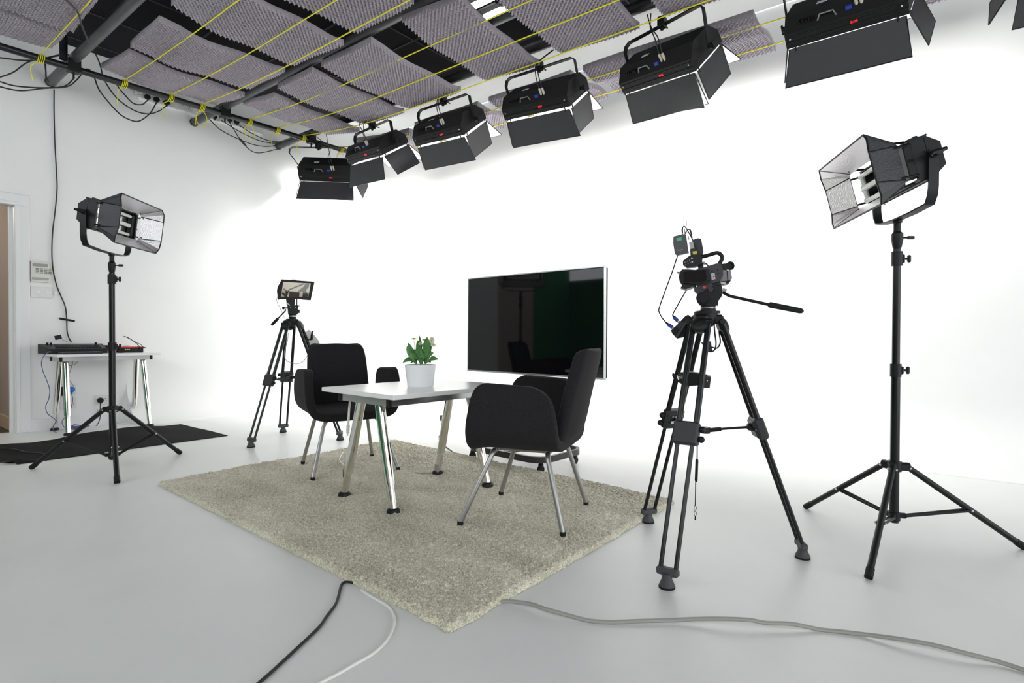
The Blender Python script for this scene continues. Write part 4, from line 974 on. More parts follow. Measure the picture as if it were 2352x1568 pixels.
m = MB(); ed = (R1(1240, 820, -0.012) - R1(1180, 825, 0)).normalized(); m.lathe([(0.013, -0.012), (0.0165, 0.0), (0.0175, 0.008), (0.013, 0.009), (0.011, 0.003)], R1(1225, 822, -0.006), axis=(ed - P0.n * 0.9), seg=24); m.build('eyecup', BLACKR, vf)
m = MB(); m.tube(spline([R1(700, 712), R1(850, 683), R1(960, 652), R1(1045, 630), R1(1100, 655), R1(1122, 705), R1(1100, 755), R1(1072, 805)], 5), [0.0078] * 36, 12); m.build('carry_handle', BLACKP, t)
m = MB(); m.slab(R1, [(558, 762), (640, 695), (700, 668), (800, 668), (838, 720), (830, 800), (735, 838), (610, 847), (560, 812)], -0.034, 0.02); xl = m.build('audio_unit', BLACKP, t, smooth=0)
m = MB()
for u_, v_, r_ in ((688, 727, .0034), (692, 776, .0034)): m.cyl(R1(u_, v_, -0.034), R1(u_, v_, -0.038), r_, seg=14)
m.build('gain_knob', LIGHTGREY, xl)
m = MB()
for i in range(3):
    for j in range(2): m.box(R1(590 + 32 * i + 12 * j, 780 - 14 * i + 34 * j, -0.0345), (0.003, 0.002, 0.003))
m.build('switches', LIGHTGREY, xl)
m = MB(); m.slab(R1, [(770, 790), (850, 780), (855, 860), (775, 875)], -0.018, 0.018); m.build('handle_post', BLACKP, t, smooth=0)
m = MB(); m.cyl(R1(835, 775, -.005), R1(880, 785, -.005), 0.006, seg=8); m.build('audio_plug', LIGHTGREY, t)
m = MB(); m.tube(spline([R1(880, 785), R1(905, 800), R1(928, 840)], 4), 0.003, 6); m.build('audio_lead', CABLEB, t)
# wireless receivers clipped on top
t = thing('wireless_receiver', 'black belt-pack radio receiver with a green display above the camcorder', 'receiver', R1(530, 660))
m = MB(); m.slab(R1, [(418, 408), (430, 398), (545, 370), (590, 368), (602, 380), (642, 632), (470, 672), (440, 645), (416, 500)], -0.012, 0.012); m.build('case', mat('charcoal_case', (0.045, 0.045, 0.05), 0.4), t, smooth=0)
m = MB(); m.slab(R1, [(462, 428), (536, 412), (541, 458), (468, 472)], -0.0135, -0.012); m.build('display', GREENLCD, t, smooth=0)
m = MB(); m.tube(spline([R1(440, 495), R1(475, 510), R1(500, 525), R1(540, 510), R1(590, 490)], 5), 0.0008, 4); m.build('case_seam', BLACKP, t)
xd = R1(600, 570) - R1(450, 605); text('maker_lettering', 'SENNHEISER', 0.0040, R1(518, 594, -0.0128), xd, Z_, LIGHTGREY, t, extrude=0.0002)
text('model_lettering', 'ew 100', 0.0032, R1(515, 618, -0.0128), xd, Z_, LIGHTGREY, t, extrude=0.0002)
m = MB(); m.tube([R1(588, 362), R1(584, 322), R1(566, 240), R1(566, 160), R1(572, 92)], [0.0025, 0.0018, 0.0009, 0.0008, 0.0013], 6); m.build('antenna', BLACKP, t)
m = MB(); m.cyl(R1(550, 362), R1(550, 350), 0.0042, seg=10); m.build('jack', LIGHTGREY, t)
m = MB(); m.tube(spline([R1(550, 350), R1(547, 290), R1(568, 252), R1(600, 275), R1(690, 430), R1(800, 655)], 5), [0.0036] * 7 + [0.0024] * 19, 7); m.build('aerial_lead', CABLEB, t)
t = thing('wireless_receiver', 'second belt-pack receiver behind the first, with a yellow label', 'receiver', R1(760, 680))
m = MB(); m.slab(R1, [(655, 590), (690, 440), (720, 425), (775, 408), (820, 422), (852, 600), (845, 650), (800, 680), (665, 682)], 0.014, 0.040); m.build('case', GREYP, t, smooth=0)
m = MB(); m.slab(R1, [(692, 605), (755, 595), (765, 640), (702, 652)], 0.0125, 0.014); m.build('yellow_label', YELLOW, t, smooth=0)
m = MB(); m.slab(R1, [(640, 470), (700, 460), (720, 560), (655, 570)], 0.009, 0.014); m.build('belt_clip', LIGHTGREY, t, smooth=0)
m = MB(); m.tube([R1(640, 430, .02), R1(628, 360, .02), R1(612, 250, .02), R1(604, 140, .02)], [0.002, 0.001, 0.0008, 0.0014], 6); m.build('antenna', BLACKP, t)
m = MB(); m.tube(spline([R1(590, 345, .01), R1(622, 295, .01), R1(655, 295, .01), R1(672, 340, .015), R1(682, 405, .02)], 5), [0.0024] * 10 + [0.0036] * 11, 7); m.build('aerial_lead', CABLEB, t)
# audio recorder clamped low on the tripod, with two blue plugs
t = thing('audio_recorder', 'small black audio recorder slung under the near tripod crown', 'recorder', RA(760, 400, 0.05))
m = MB(); m.slab(RA, [(625, 305), (700, 235), (800, 130), (835, 112), (885, 150), (890, 260), (860, 370), (700, 405), (640, 345)], 0.045, 0.085); m.build('case', BLACKP, t, smooth=0)
m = MB(); m.slab(RA, [(690, 260), (760, 195), (800, 225), (735, 300)], 0.043, 0.046); m.build('front_panel', GREYP, t, smooth=0)
m = MB(); m.cyl(RA(690, 395, 0.035), RA(835, 180, 0.035), 0.007, seg=10); m.build('mount_rod', GREYP, t)
for i, (a, b, c_, d_) in enumerate((((555, 200), (590, 232), (642, 268), (662, 288)), ((643, 118), (662, 145), (708, 188), (726, 208)))):
    m = MB(); m.tube([RA(*a, 0.06), RA(*b, 0.06)], [0.003, 0.0062], 10); pg = m.build('plug', BLACKP, t)
    m = MB(); m.cyl(RA(*b, 0.06), RA(*c_, 0.06), 0.0075, seg=12); m.build('plug_sleeve', BLUE, pg)
    m = MB(); m.cyl(RA(*c_, 0.06), RA(*d_, 0.06), 0.006, seg=12); m.build('plug_collar', ALU, pg)
m = MB(); m.tube(spline([R1(478, 672, .0), R1(400, 900, .01), R1(300, 1150, .03), R1(205, 1400, .05), R1(195, 1470, .06), P0(1518, 728, .06), P0(1526, 738, .06)], 6), 0.0026, 7)
solo(m, 'microphone_lead', CABLEB, 'thin black lead looping from the receiver down to a blue plug', 'cable')
m = MB(); m.tube(spline([R1(602, 1170, .01), R1(500, 1335, .03), R1(412, 1480, .06), P0(1543, 723, .06)], 6), 0.0026, 7)
solo(m, 'camera_lead', CABLEB, 'thin black lead from under the lens hood to the upper blue plug', 'cable')
m = MB(); m.tube(spline([P0(1640, 738, .02), RA(1160, 330, .03), RA(1175, 460, .03), RA(1160, 540, .04), RA(1110, 565, .05), RA(1060, 540, .06), RA(1000, 450, .06)], 6), 0.003, 7)
m.tube(spline([P0(1652, 738, .03), RA(1215, 330, .04), RA(1228, 450, .04), RA(1190, 520, .05), RA(1120, 510, .06)], 6), 0.003, 7); m.cyl(RA(1085, 440, .05), RA(1100, 560, .05), 0.010, seg=8)
solo(m, 'looped_cable', CABLEB, 'black cable hanging in loops between the near tripod legs', 'cable')
t = thing('mounting_clamp', 'black mounting block with an oval paddle knob on the near tripod legs', 'clamp', RB(650, 360, -0.03))
m = MB(); m.slab(RB, [(400, 300), (430, 165), (600, 150), (800, 180), (905, 220), (885, 390), (770, 385), (700, 350), (540, 365)], -0.075, -0.005); m.build('block', BLACKP, t, smooth=0)
m = MB(); m.slab(RB, [(820, 205), (900, 222), (882, 388), (790, 372)], -0.09, -0.075); m.build('plate', GREYP, t, smooth=0)
m = MB(); c0 = RB(350, 210, -0.085); xr = (RB(400, 210) - RB(300, 210)).normalized(); q = Matrix.Rotation(0, 3, 'Z')
dv = (RB(385, 285) - RB(310, 135)).normalized(); pv = P0.n.cross(dv).normalized(); G = []
for a in np.linspace(0, math.pi, 9): G.append([c0 + dv * 0.014 * math.cos(a) + (pv * math.cos(b) * 0.007 + P0.n * math.sin(b) * 0.005) * math.sin(a) for b in np.linspace(0, 2 * math.pi, 13)[:-1]])
m.grid(G, wrap=True); m.build('paddle_knob', BLACKP, t)
m = MB(); m.cyl(RB(400, 230, -0.08), RB(465, 210, -0.075), 0.010, seg=14); m.build('knob_collar', mat('brass_steel', (0.45, 0.4, 0.33), 0.3, 1.0), t)
m = MB()
for u_, v_ in ((790, 250), (845, 275)): m.ball(RB(u_, v_, -0.09), 0.0035, 8, 6)
m.build('bolt', ALU, t)
t = thing('hook_strap', 'black strap with chain links hanging from the near tripod spreader', 'strap', RC(772, 920))
m = MB(); m.tube([RC(790, 150), RC(789, 360), RC(788, 372)], 0.0026, 6); m.build('cord', CABLEB, t); m = MB(); m.tube([RC(776, 570), RC(774, 690), RC(772, 790)], 0.0024, 6); m.build('cord', CABLEB, t)
m = MB(); m.tube([RC(788, 365), RC(787, 380), RC(780, 560), RC(779, 575)], [0.003, 0.0062, 0.0062, 0.003], 8); m.build('sleeve', BLACKR, t)
m = MB()
for v0 in (808, 858): m.tube([RC(771 + 11 * math.sin(a), v0 + 22 * -math.cos(a)) for a in np.linspace(0, 2 * math.pi, 15)[:-1]], 0.0012, 6, closed=True)
m.tube([RC(772, 880), RC(773, 915)], [0.0025, 0.0038], 8); m.build('chain_link', BLACKP, t)
# white lettering and label on the far leg lock
lockp = RB(335, 905, -0.05)
t = thing('leg_label', 'white lettered label on the leg lock nearest the rug', 'label', RB(330, 1010, 0.13))
xd = RB(400, 900, .13) - RB(300, 900, .13)
text('lettering', 'D W', 0.010, RB(318, 935, 0.122), xd, Z_, WPLAS, t, extrude=0.0008)
m = MB(); m.slab(RB, [(255, 1005), (365, 995), (358, 1035), (253, 1044)], 0.122, 0.126); m.build('white_strip', WPLAS, t, smooth=0)
text('strip_lettering', 'I 8-8', 0.006, RB(308, 1019, 0.1212), xd, Z_, BLACKP, t, extrude=0.0004)

# --- prompter on the far tripod
PL = Plane(2.576, 4.367, (550, 600, 300 / 2352))
t = thing('prompter', 'black framed prompter with tinted glass on the far tripod', 'prompter', PL(950, 690))
out = [(745, 330), (770, 326), (1330, 366), (1350, 385), (1283, 700), (1140, 690), (1090, 675), (695, 682)]
inn = [(790, 366), (795, 366), (1283, 396), (1284, 398), (1238, 648), (1140, 645), (1090, 640), (747, 636)]
m = MB()
n_ = len(out); A = [PL(*p, -0.012) for p in out]; B = [PL(*p, -0.012) for p in inn]; A2 = [PL(*p, 0.02) for p in out]; B2 = [PL(*p, 0.02) for p in inn]
m.add(A + B + A2 + B2, [f for i in range(n_) for j in [(i + 1) % n_] for f in ((i, j, n_ + j, n_ + i), (2 * n_ + i, 3 * n_ + i, 3 * n_ + j, 2 * n_ + j), (i, 2 * n_ + i, 2 * n_ + j, j), (n_ + i, n_ + j, 3 * n_ + j, 3 * n_ + i))])
m.build('frame', BLACKP, t, smooth=0)
m = MB(); m.slab(PL, [(785, 362), (1287, 392), (1242, 652), (742, 640)], 0.002, 0.005); m.build('glass', PROMPT, t, smooth=0)
m = MB(); m.slab(PL, [(760, 328), (720, 390), (680, 470), (672, 540), (690, 680), (712, 670), (740, 500), (775, 380)], 0.02, 0.16); m.build('hood', BLACKP, t, smooth=0)
m = MB(); m.slab(PL, [(930, 338), (935, 328), (1015, 328), (1020, 345)], -0.005, 0.015); m.build('top_catch', BLACKP, t, smooth=0)
m = MB(); m.cyl(PL(900, 500, 0.05), PL(1160, 395, 0.05), 0.006, seg=8); m.cyl(PL(770, 560, 0.05), PL(860, 650, 0.05), 0.008, seg=8); m.tube([PL(780, 480, .05), PL(840, 510, .05), PL(845, 640, .05)], 0.007, 8); m.tube([PL(915, 490, .05), PL(880, 520, .05), PL(850, 600, .05)], 0.006, 8); m.build('support_arm', BLACKP, t)
m = MB(); m.slab(PL, [(895, 535), (1085, 545), (1075, 660), (890, 650)], 0.012, 0.05); fp = m.build('front_block', BLACKP, t, smooth=0)
m = MB()
for u_, v_, r_ in ((925, 565, .002), (980, 585, .0028), (1037, 568, .002), (1072, 560, .002)): m.ball(PL(u_, v_, 0.011), r_, 8, 6)
m.build('screw', ALU, fp)
t = thing('video_camera', 'small black video camera seen through the prompter glass', 'camera', PL(1170, 650, 0.06))
m = MB(); m.slab(PL, [(1060, 520), (1150, 450), (1190, 400), (1260, 390), (1250, 450), (1200, 500), (1210, 545), (1250, 560), (1235, 650), (1130, 650), (1150, 540)], 0.06, 0.14); m.build('body', BLACKP, t, smooth=0)
m = MB(); m.cyl(PL(1195, 412, 0.06), PL(1195, 412, 0.05), 0.008, seg=12); m.ball(PL(1190, 625, 0.055), 0.006, 8, 6); m.ball(PL(1230, 632, 0.055), 0.005, 8, 6); m.build('dial', LIGHTGREY, t)
t = thing('fluid_head', 'black fluid head under the prompter, handle pointing down to the left', 'tripod head', PL(960, 1030))
m = MB(); m.slab(PL, [(838, 682), (1000, 682), (995, 790), (850, 790)], -0.03, 0.04); m.slab(PL, [(1020, 670), (1042, 670), (1042, 790), (1020, 790)], -0.03, 0.03); m.build('mount_post', BLACKP, t, smooth=0)
m = MB(); m.slab(PL, [(862, 795), (1055, 795), (1050, 955), (875, 955)], -0.045, 0.05); m.build('body', BLACKP, t, smooth=0)
m = MB(); m.slab(PL, [(845, 738), (915, 790), (905, 806), (845, 760)], -0.05, -0.03); m.build('strap', LIGHTGREY, t, smooth=0)
m = MB()
for u_ in (915, 1005): m.ball(PL(u_, 832, -0.046), 0.004, 8, 6)
m.build('bolt', ALU, t)
m = MB(); b0 = PL(958, 1030); hh = PL(958, 955).z - b0.z; m.lathe([(0.028, 0), (0.031, hh * 0.3), (0.033, hh)], b0, seg=20); m.build('neck', BLACKP, t)
m = MB(); m.lathe([(0.0335, hh * 0.45), (0.0335, hh * 0.68)], b0, seg=20); m.build('levelling_ring', ALU, t)
m = MB(); m.cyl(PL(870, 840), PL(785, 840), 0.006, seg=8); m.ball(PL(792, 842), 0.012, 10, 8); m.box(PL(1068, 900), (0.012, 0.012, 0.03)); m.cyl(PL(1050, 802), PL(1085, 802), 0.004, seg=6); m.build('lock_knob', BLACKP, t)
m = MB(); m.tube(spline([PL(830, 860), PL(822, 895), PL(760, 960), PL(690, 1032)], 4), 0.006, 8); ph = m.build('pan_handle', BLACKP, t)
m = MB(); m.tube([PL(697, 1025), PL(690, 1032), PL(585, 1140), PL(572, 1150)], [0.009, 0.012, 0.0115, 0.006], 12); m.build('grip', BLACKR, ph)
m = MB(); m.tube(spline([PL(690, 630), PL(668, 690), PL(685, 750), PL(750, 880), PL(790, 970), PL(820, 1035)], 5), 0.0026, 6)
solo(m, 'prompter_cable', CABLEG, 'thin grey cable from the prompter down to the far tripod', 'cable')
PM = PL.w((550, 740, 600 / 2352))
m = MB(); m.tube(spline([PM(440, 90), PM(430, 180), PM(405, 270), PM(420, 340), PM(480, 368), PM(540, 370), PM(590, 335), PM(618, 280)], 5), 0.0026, 6)
solo(m, 'slack_cable', CABLEG, 'slack grey cable looping between the far tripod legs', 'cable')
t = thing('support_arm', 'silver arm with a black lever clamped to the far tripod behind the armchair', 'clamp', PL(1330, 1500, 0.05))
m = MB(); m.slab(PL, [(1190, 1290), (1215, 1248), (1250, 1230), (1300, 1268), (1440, 1440), (1440, 1560), (1290, 1560), (1240, 1400)], 0.0, 0.04); m.build('plate', mat('dull_silver', (0.42, 0.42, 0.4), 0.35, 0.8), t, smooth=0)
m = MB(); m.tube([PL(1318, 1248, -.01), PL(1305, 1330, -.01), PL(1300, 1395, -.01), PL(1262, 1405, -.01)], [0.005, 0.01, 0.012, 0.008], 8); m.build('lever', BLACKP, t)
m = MB(); m.slab(PL, [(1125, 1415), (1165, 1400), (1220, 1380), (1260, 1400), (1225, 1460), (1150, 1490)], -0.03, 0.03); m.build('jaw', BLACKP, t, smooth=0)

# ------------------------------------------------------------------ desk by the left wall with its equipment
t2, TD = trestle_table('desk', 'white desk on chrome trestle legs against the left wall', (1.775, 6.225), 0.0, 0.80, 0.49, 0.70, 0.0, 0.205, 0.315)
DK = lambda y: (lambda u_, v_: on_y(60 + u_ * 320 / 2007, 760 + v_ * 320 / 2007, y))
t = thing('vision_mixer', 'long black control desk with rows of buttons on the wall desk', 'mixer', (1.58, 6.30, 0.70))
x0, x1 = 1.345, 1.80
m = MB(); m.prism([(x0 + 0.03, 6.20, 0.700), (x0 + 0.03, 6.20, 0.742), (x0, 6.41, 0.785), (x0, 6.43, 0.785), (x0, 6.43, 0.700)], [(x1, 6.20, 0.700), (x1, 6.20, 0.742), (x1 + 0.02, 6.41, 0.785), (x1 + 0.02, 6.43, 0.785), (x1 + 0.02, 6.43, 0.700)]); m.build('case', BLACKP, t, smooth=0)
sl = Vector((0, 0.21, 0.043)).normalized(); nn = Vector((0, -0.2, 0.98)).normalized()
m = MB(); m.add([(x0 + 0.04, 6.205, 0.7435), (x1 - 0.02, 6.205, 0.7435), (x1, 6.40, 0.7845), (x0 + 0.015, 6.40, 0.7845)], [(0, 1, 2, 3)]); m.build('panel', GREYP, t, smooth=0, recalc=False)
for r_ in range(2):
    for i in range(13):
        m = MB(); m.box(Vector((x0 + 0.10 + i * 0.026, 6.25 + 0.06 * r_, 0.756 + 0.0123 * r_)), (0.017, 0.03, 0.010), (X_, sl, nn), bev=0.002); m.build('button', BLACKP, t)
for x in (0.05, 0.075, 0.41):
    m = MB(); m.cyl((x0 + x, 6.36, 0.772), (x0 + x, 6.355, 0.797), 0.009, seg=10); m.build('knob', BLACKP, t)
t = thing('laptop', 'closed dark grey laptop lying in front of the long control desk', 'laptop', (1.56, 6.07, 0.70))
m = MB(); m.box((1.57, 6.095, 0.7065), (0.29, 0.17, 0.011), bev=0.003); m.build('base', GREYP, t)
m = MB(); m.box((1.57, 6.10, 0.7155), (0.288, 0.168, 0.006), bev=0.002); m.build('lid', mat('grey_lid', (0.10, 0.10, 0.11), 0.3), t)
t = thing('memory_box', 'small red and black box beside the long control desk', 'box', (1.855, 6.33, 0.70))
m = MB(); m.box((1.855, 6.33, 0.715), (0.075, 0.09, 0.03), bev=0.003); m.build('red_base', RED, t)
m = MB(); m.box((1.855, 6.33, 0.750), (0.07, 0.088, 0.04), bev=0.003); m.build('black_top', BLACKP, t)
m = MB(); m.lathe([(0.012, 0), (0.012, 0.003)], (1.855, 6.284, 0.735), axis=-Y_, seg=14); m.build('white_badge', WPLAS, t)
t = thing('sound_interface', 'black unit with a red lid at the right end of the wall desk', 'audio unit', (2.0, 6.28, 0.70))
m = MB(); m.box((2.0, 6.28, 0.7235), (0.20, 0.15, 0.045), bev=0.003); m.build('case', BLACKP, t)
m = MB(); m.box((2.0, 6.28, 0.7495), (0.205, 0.155, 0.010), bev=0.003); m.build('red_lid', RED, t)
m = MB(); m.lathe([(0.03, 0), (0.025, 0.01), (0.01, 0.012)], (1.99, 6.30, 0.754), seg=16); m.build('jog_wheel', LIGHTGREY, t)
for x, c_ in ((1.95, YELLOW), (1.965, LIGHTGREY), (1.98, YELLOW)):
    m = MB(); m.cyl((x, 6.206, 0.728), (x - 0.005, 6.19, 0.73), 0.006, seg=8); m.build('jack', c_, t)
m = MB(); D1 = DK(6.2); m.tube(spline([D1(1405, 75), D1(1470, 95), D1(1560, 155), D1(1620, 210), D1(1645, 260), D1(1620, 288), D1(1560, 285)], 5), 0.0035, 6); m.tube(spline([D1(1440, 85), D1(1580, 160), D1(1660, 200), D1(1690, 240)], 5), 0.003, 6)
m.cyl(D1(1620, 240), D1(1720, 240), 0.006, seg=8); solo(m, 'patch_lead', CABLEB, 'black patch lead arching up at the right end of the desk', 'cable')
m = MB(); m.box((1.91, 6.2, 0.712), (0.05, 0.04, 0.024), bev=0.006); solo(m, 'puck', BLACKR, 'little black lump between the red box and the red-lidded unit', 'box')
t = thing('gooseneck_lamp', 'little black rectangular lamp on a wire stalk above the control desk', 'lamp', (1.6, 6.40, 0.785))
D2 = DK(6.42)
m = MB(); m.tube(spline([D2(600, 163), D2(570, 145), D2(520, 125)], 4), 0.002, 6); m.build('stalk', CABLEG, t)
m = MB(); A = [D2(405, 70), D2(500, 52), D2(520, 108), D2(425, 130)]; m.prism(A, [p + Y_ * 0.008 for p in A]); m.build('head', BLACKP, t, smooth=0)
D3 = DK(5.95)
m = MB(); m.tube(spline([on_y(118, 808.5, 6.05), D3(330, 300), D3(260, 350), D3(222, 450), D3(240, 570), D3(300, 720), D3(340, 850), D3(325, 980), D3(282, 1085), D3(310, 1190), D3(425, 1285), D3(390, 1370), D3(395, 1440), on_z(130, 993, 0.006)], 5), 0.003, 6)
solo(m, 'network_cable', CABLEL, 'long blue cable hanging from the desk down past its left legs', 'cable')
W1 = DK(6.44)
m = MB(); m.tube(spline([W1(690, 800), W1(640, 730), W1(603, 665), W1(630, 590), W1(665, 480), W1(680, 410)], 5), 0.003, 6)
solo(m, 'adaptor_lead', CABLEG, 'thin dark lead rising from the blue plug to under the desk', 'cable')
m = MB(); m.tube(spline([W1(455, 460), W1(570, 500), W1(690, 485), W1(775, 412)], 5), 0.0025, 6); solo(m, 'sagging_lead', CABLEG, 'thin lead sagging just beneath the wall desk', 'cable')
m = MB(); m.tube(spline([W1(655, 895), W1(672, 990), W1(655, 1080), W1(610, 1190), W1(520, 1295), W1(540, 1370), W1(600, 1420)], 5), 0.003, 6)
solo(m, 'blue_plug_lead', CABLEL, 'blue lead curving down the wall from the blue plug', 'cable')
m = MB(); rr_ = random.Random(4); pts = []
for i in range(26):
    a = i * 1.25; pts.append(Vector((1.60 + 0.075 * math.cos(a) * rr_.uniform(.4, 1.2), 6.28 + 0.08 * math.sin(a) * rr_.uniform(.4, 1.2), 0.006 + 0.0012 * i + 0.03 * rr_.random() ** 2)))
m.tube(spline(pts, 5), 0.0032, 6); solo(m, 'coiled_cable', CABLEL, 'tangle of blue cable on the floor under the desk', 'cable')
m = MB(); m.tube(spline([W1(1068, 1055), W1(1066, 1150), W1(1064, 1250), W1(1030, 1340), W1(960, 1405), W1(880, 1415), W1(790, 1395), W1(760, 1400), W1(775, 1425)], 5), 0.0038, 6)
solo(m, 'black_plug_lead', CABLEB, 'black lead curling to the floor from the black plug', 'cable')
m = MB(); m.tube(spline([on_z(258, 965, .005), on_z(275, 972, .005), on_z(295, 972, .005), on_z(304, 967, .005), on_z(292, 962, .005), on_z(282, 966, .005)], 5), 0.003, 6); m.box(on_z(293, 966.5, .008), (0.05, 0.02, 0.014))
solo(m, 'white_floor_lead', CABLEW, 'white lead in a loose loop on the floor under the desk', 'cable')
# wall plates, sockets and plugs
def plate(name, label, cat, corners, y, th, m_, group=None):
    A = [on_y(*p, y) for p in corners]; x0 = min(p.x for p in A); x1 = max(p.x for p in A); z0 = min(p.z for p in A); z1 = max(p.z for p in A)
    t = thing(name, label, cat, ((x0 + x1) / 2, WY, z0), group=group)
    m = MB(); m.box(((x0 + x1) / 2, WY - th / 2, (z0 + z1) / 2), (x1 - x0, th, z1 - z0), bev=0.003); m.build('plate', m_, t)
    return t, x0, x1, z0, z1
def holes(m, x, z, y):
    m.box((x, y, z + 0.011), (0.006, 0.002, 0.008)); m.box((x - 0.011, y, z - 0.011), (0.008, 0.002, 0.005)); m.box((x + 0.011, y, z - 0.011), (0.008, 0.002, 0.005))
t, x0, x1, z0, z1 = plate('alarm_keypad', 'cream alarm keypad on the wall beside the doorway', 'keypad', [(70, 602), (111, 602), (111, 647), (70, 647)], 6.5, 0.03, CREAM)
m = MB(); m.box(((x0 + x1) / 2, WY - 0.031, z1 - 0.035), (0.11, 0.002, 0.028)); m.build('display', mat('lcd_grey', (0.28, 0.29, 0.28), 0.3), t)
for i in range(4):
    for j in range(4):
        m = MB(); m.box((x0 + 0.042 + i * 0.03, WY - 0.0315, z1 - 0.066 - j * 0.013), (0.023, 0.003, 0.007), bev=0.001); m.build('key', mat('orange_key', (0.6, 0.3, 0.15), 0.5) if (j == 0 and i == 3) else mat('grey_key', (0.2, 0.2, 0.2), 0.5), t)
m = MB(); m.box(((x0 + x1) / 2, WY - 0.031, z0 + 0.03), (0.12, 0.002, 0.022)); m.build('name_strip', mat('strip_grey', (0.42, 0.42, 0.40), 0.5), t)
t, x0, x1, z0, z1 = plate('switch_plate', 'white triple switch plate on the wall below the alarm keypad', 'switch', [(70, 660), (120, 660), (120, 683), (70, 683)], 6.5, 0.012, WPLAS)
for i, w_ in enumerate((0.028, 0.018, 0.026)):
    m = MB(); m.box((x0 + 0.055 + i * 0.062, WY - 0.014, (z0 + z1) / 2), (w_, 0.005, 0.034), bev=0.002); m.build('rocker', GLOSSW, t)
for i, (cs, lb) in enumerate((([(138, 882), (174, 882), (174, 907), (138, 907)], 'white double socket under the desk holding the blue plug'),
                              ([(138, 913), (175, 913), (175, 937), (138, 937)], 'empty white double socket under the desk below the blue plug'),
                              ([(217, 908), (250, 908), (250, 928), (217, 928)], 'white double socket under the desk holding the black plug'))):
    t, x0, x1, z0, z1 = plate('wall_socket', lb, 'socket', cs, 6.5, 0.012, WPLAS, 'white double wall sockets')
    m = MB()
    for x in (x0 + (x1 - x0) * 0.27, x0 + (x1 - x0) * 0.73): holes(m, x, (z0 + z1) / 2, WY - 0.0125)
    m.build('pin_slots', BLACKP, t)
    for x in (x0 + (x1 - x0) * 0.42, x0 + (x1 - x0) * 0.58):
        m = MB(); m.box((x, WY - 0.013, z1 - 0.022), (0.012, 0.006, 0.016), bev=0.002); m.build('rocker', GLOSSW, t)
m = MB(); A = [on_y(p, q, 6.475) for p, q in ((137, 888), (149, 888), (149, 909), (137, 909))]; m.prism(A, [p + Y_ * 0.022 for p in A]); m.tube(spline([on_y(148, 908, 6.47), on_y(155, 905, 6.465), on_y(161, 901, 6.465)], 4), 0.003, 6)
solo(m, 'power_adaptor', BLACKP, 'black square mains adaptor in the socket beside the blue plug', 'plug', smooth=0)
def plug(c, r, m_, label, cat='plug', group=None):
    mb = MB(); c = Vector(c); mb.lathe([(r, 0.0), (r, 0.018), (r * 0.8, 0.026), (0.0, 0.027)], c, axis=-Y_, seg=16); mb.cyl(c - Y_ * 0.014, c - Y_ * 0.014 - Z_ * r * 1.6, 0.010, 0.005, seg=8)
    return solo(mb, 'mains_plug', m_, label, cat, group)
q = on_y(164, 894, 6.488); plug(q, 0.026, BLUEP, 'bright blue mains plug in the upper socket under the desk')
q = on_y(230, 919, 6.488); plug(q, 0.026, BLACKP, 'black mains plug in the socket behind the light stand pole')
m = MB(); m.box(on_y(229, 945, 6.485), (0.035, 0.02, 0.06), bev=0.004); solo(m, 'cable_tag', WPLAS, 'white paper tag wrapped on the black plug lead', 'tag')
# trunking and sockets high on the wall
t, x0, x1, z0, z1 = plate('wall_trunking', 'white cable trunking with sockets high on the left wall', 'trunking', [(300, 215), (560, 272), (560, 284), (300, 240)], 6.5, 0.03, GLOSSW)
zc = 3.285
for ob in list(t.children): bpy.data.objects.remove(ob)
m = MB(); m.box(((2.16 + 3.45) / 2, WY - 0.012, zc), (1.3, 0.024, 0.10), bev=0.003); m.build('channel', GLOSSW, t)
for x in (2.20, 2.40, 2.60, 2.80, 3.02, 3.18):
    m = MB(); m.box((x, WY - 0.028, zc), (0.15, 0.012, 0.086), bev=0.003); sk = m.build('socket', WPLAS, t)
    m = MB(); holes(m, x - 0.035, zc, WY - 0.0345); holes(m, x + 0.035, zc, WY - 0.0345); m.build('pin_slots', GREYP, sk)
HP = [(338, 223, 'leftmost'), (359, 229, 'second'), (382, 236, 'third'), (492, 268, 'fourth'), (527, 275, 'fifth'), (543, 280, 'sixth')]
for u_, v_, nm in HP:
    q = on_y(u_, v_, 6.46); plug(q, 0.028, BLACKP, 'black mains plug in the high wall trunking, %s along from the doorway' % nm.replace('leftmost', 'first'), group='black plugs in the high trunking')
Z1 = lambda y: (lambda u_, v_: on_y(u_ * 600 / 2352, v_ * 600 / 2352, y)); Z2 = lambda y: (lambda u_, v_: on_y(400 + u_ * 600 / 2352, v_ * 600 / 2352, y))
a_, b_ = Z1(6.1), Z2(6.15)
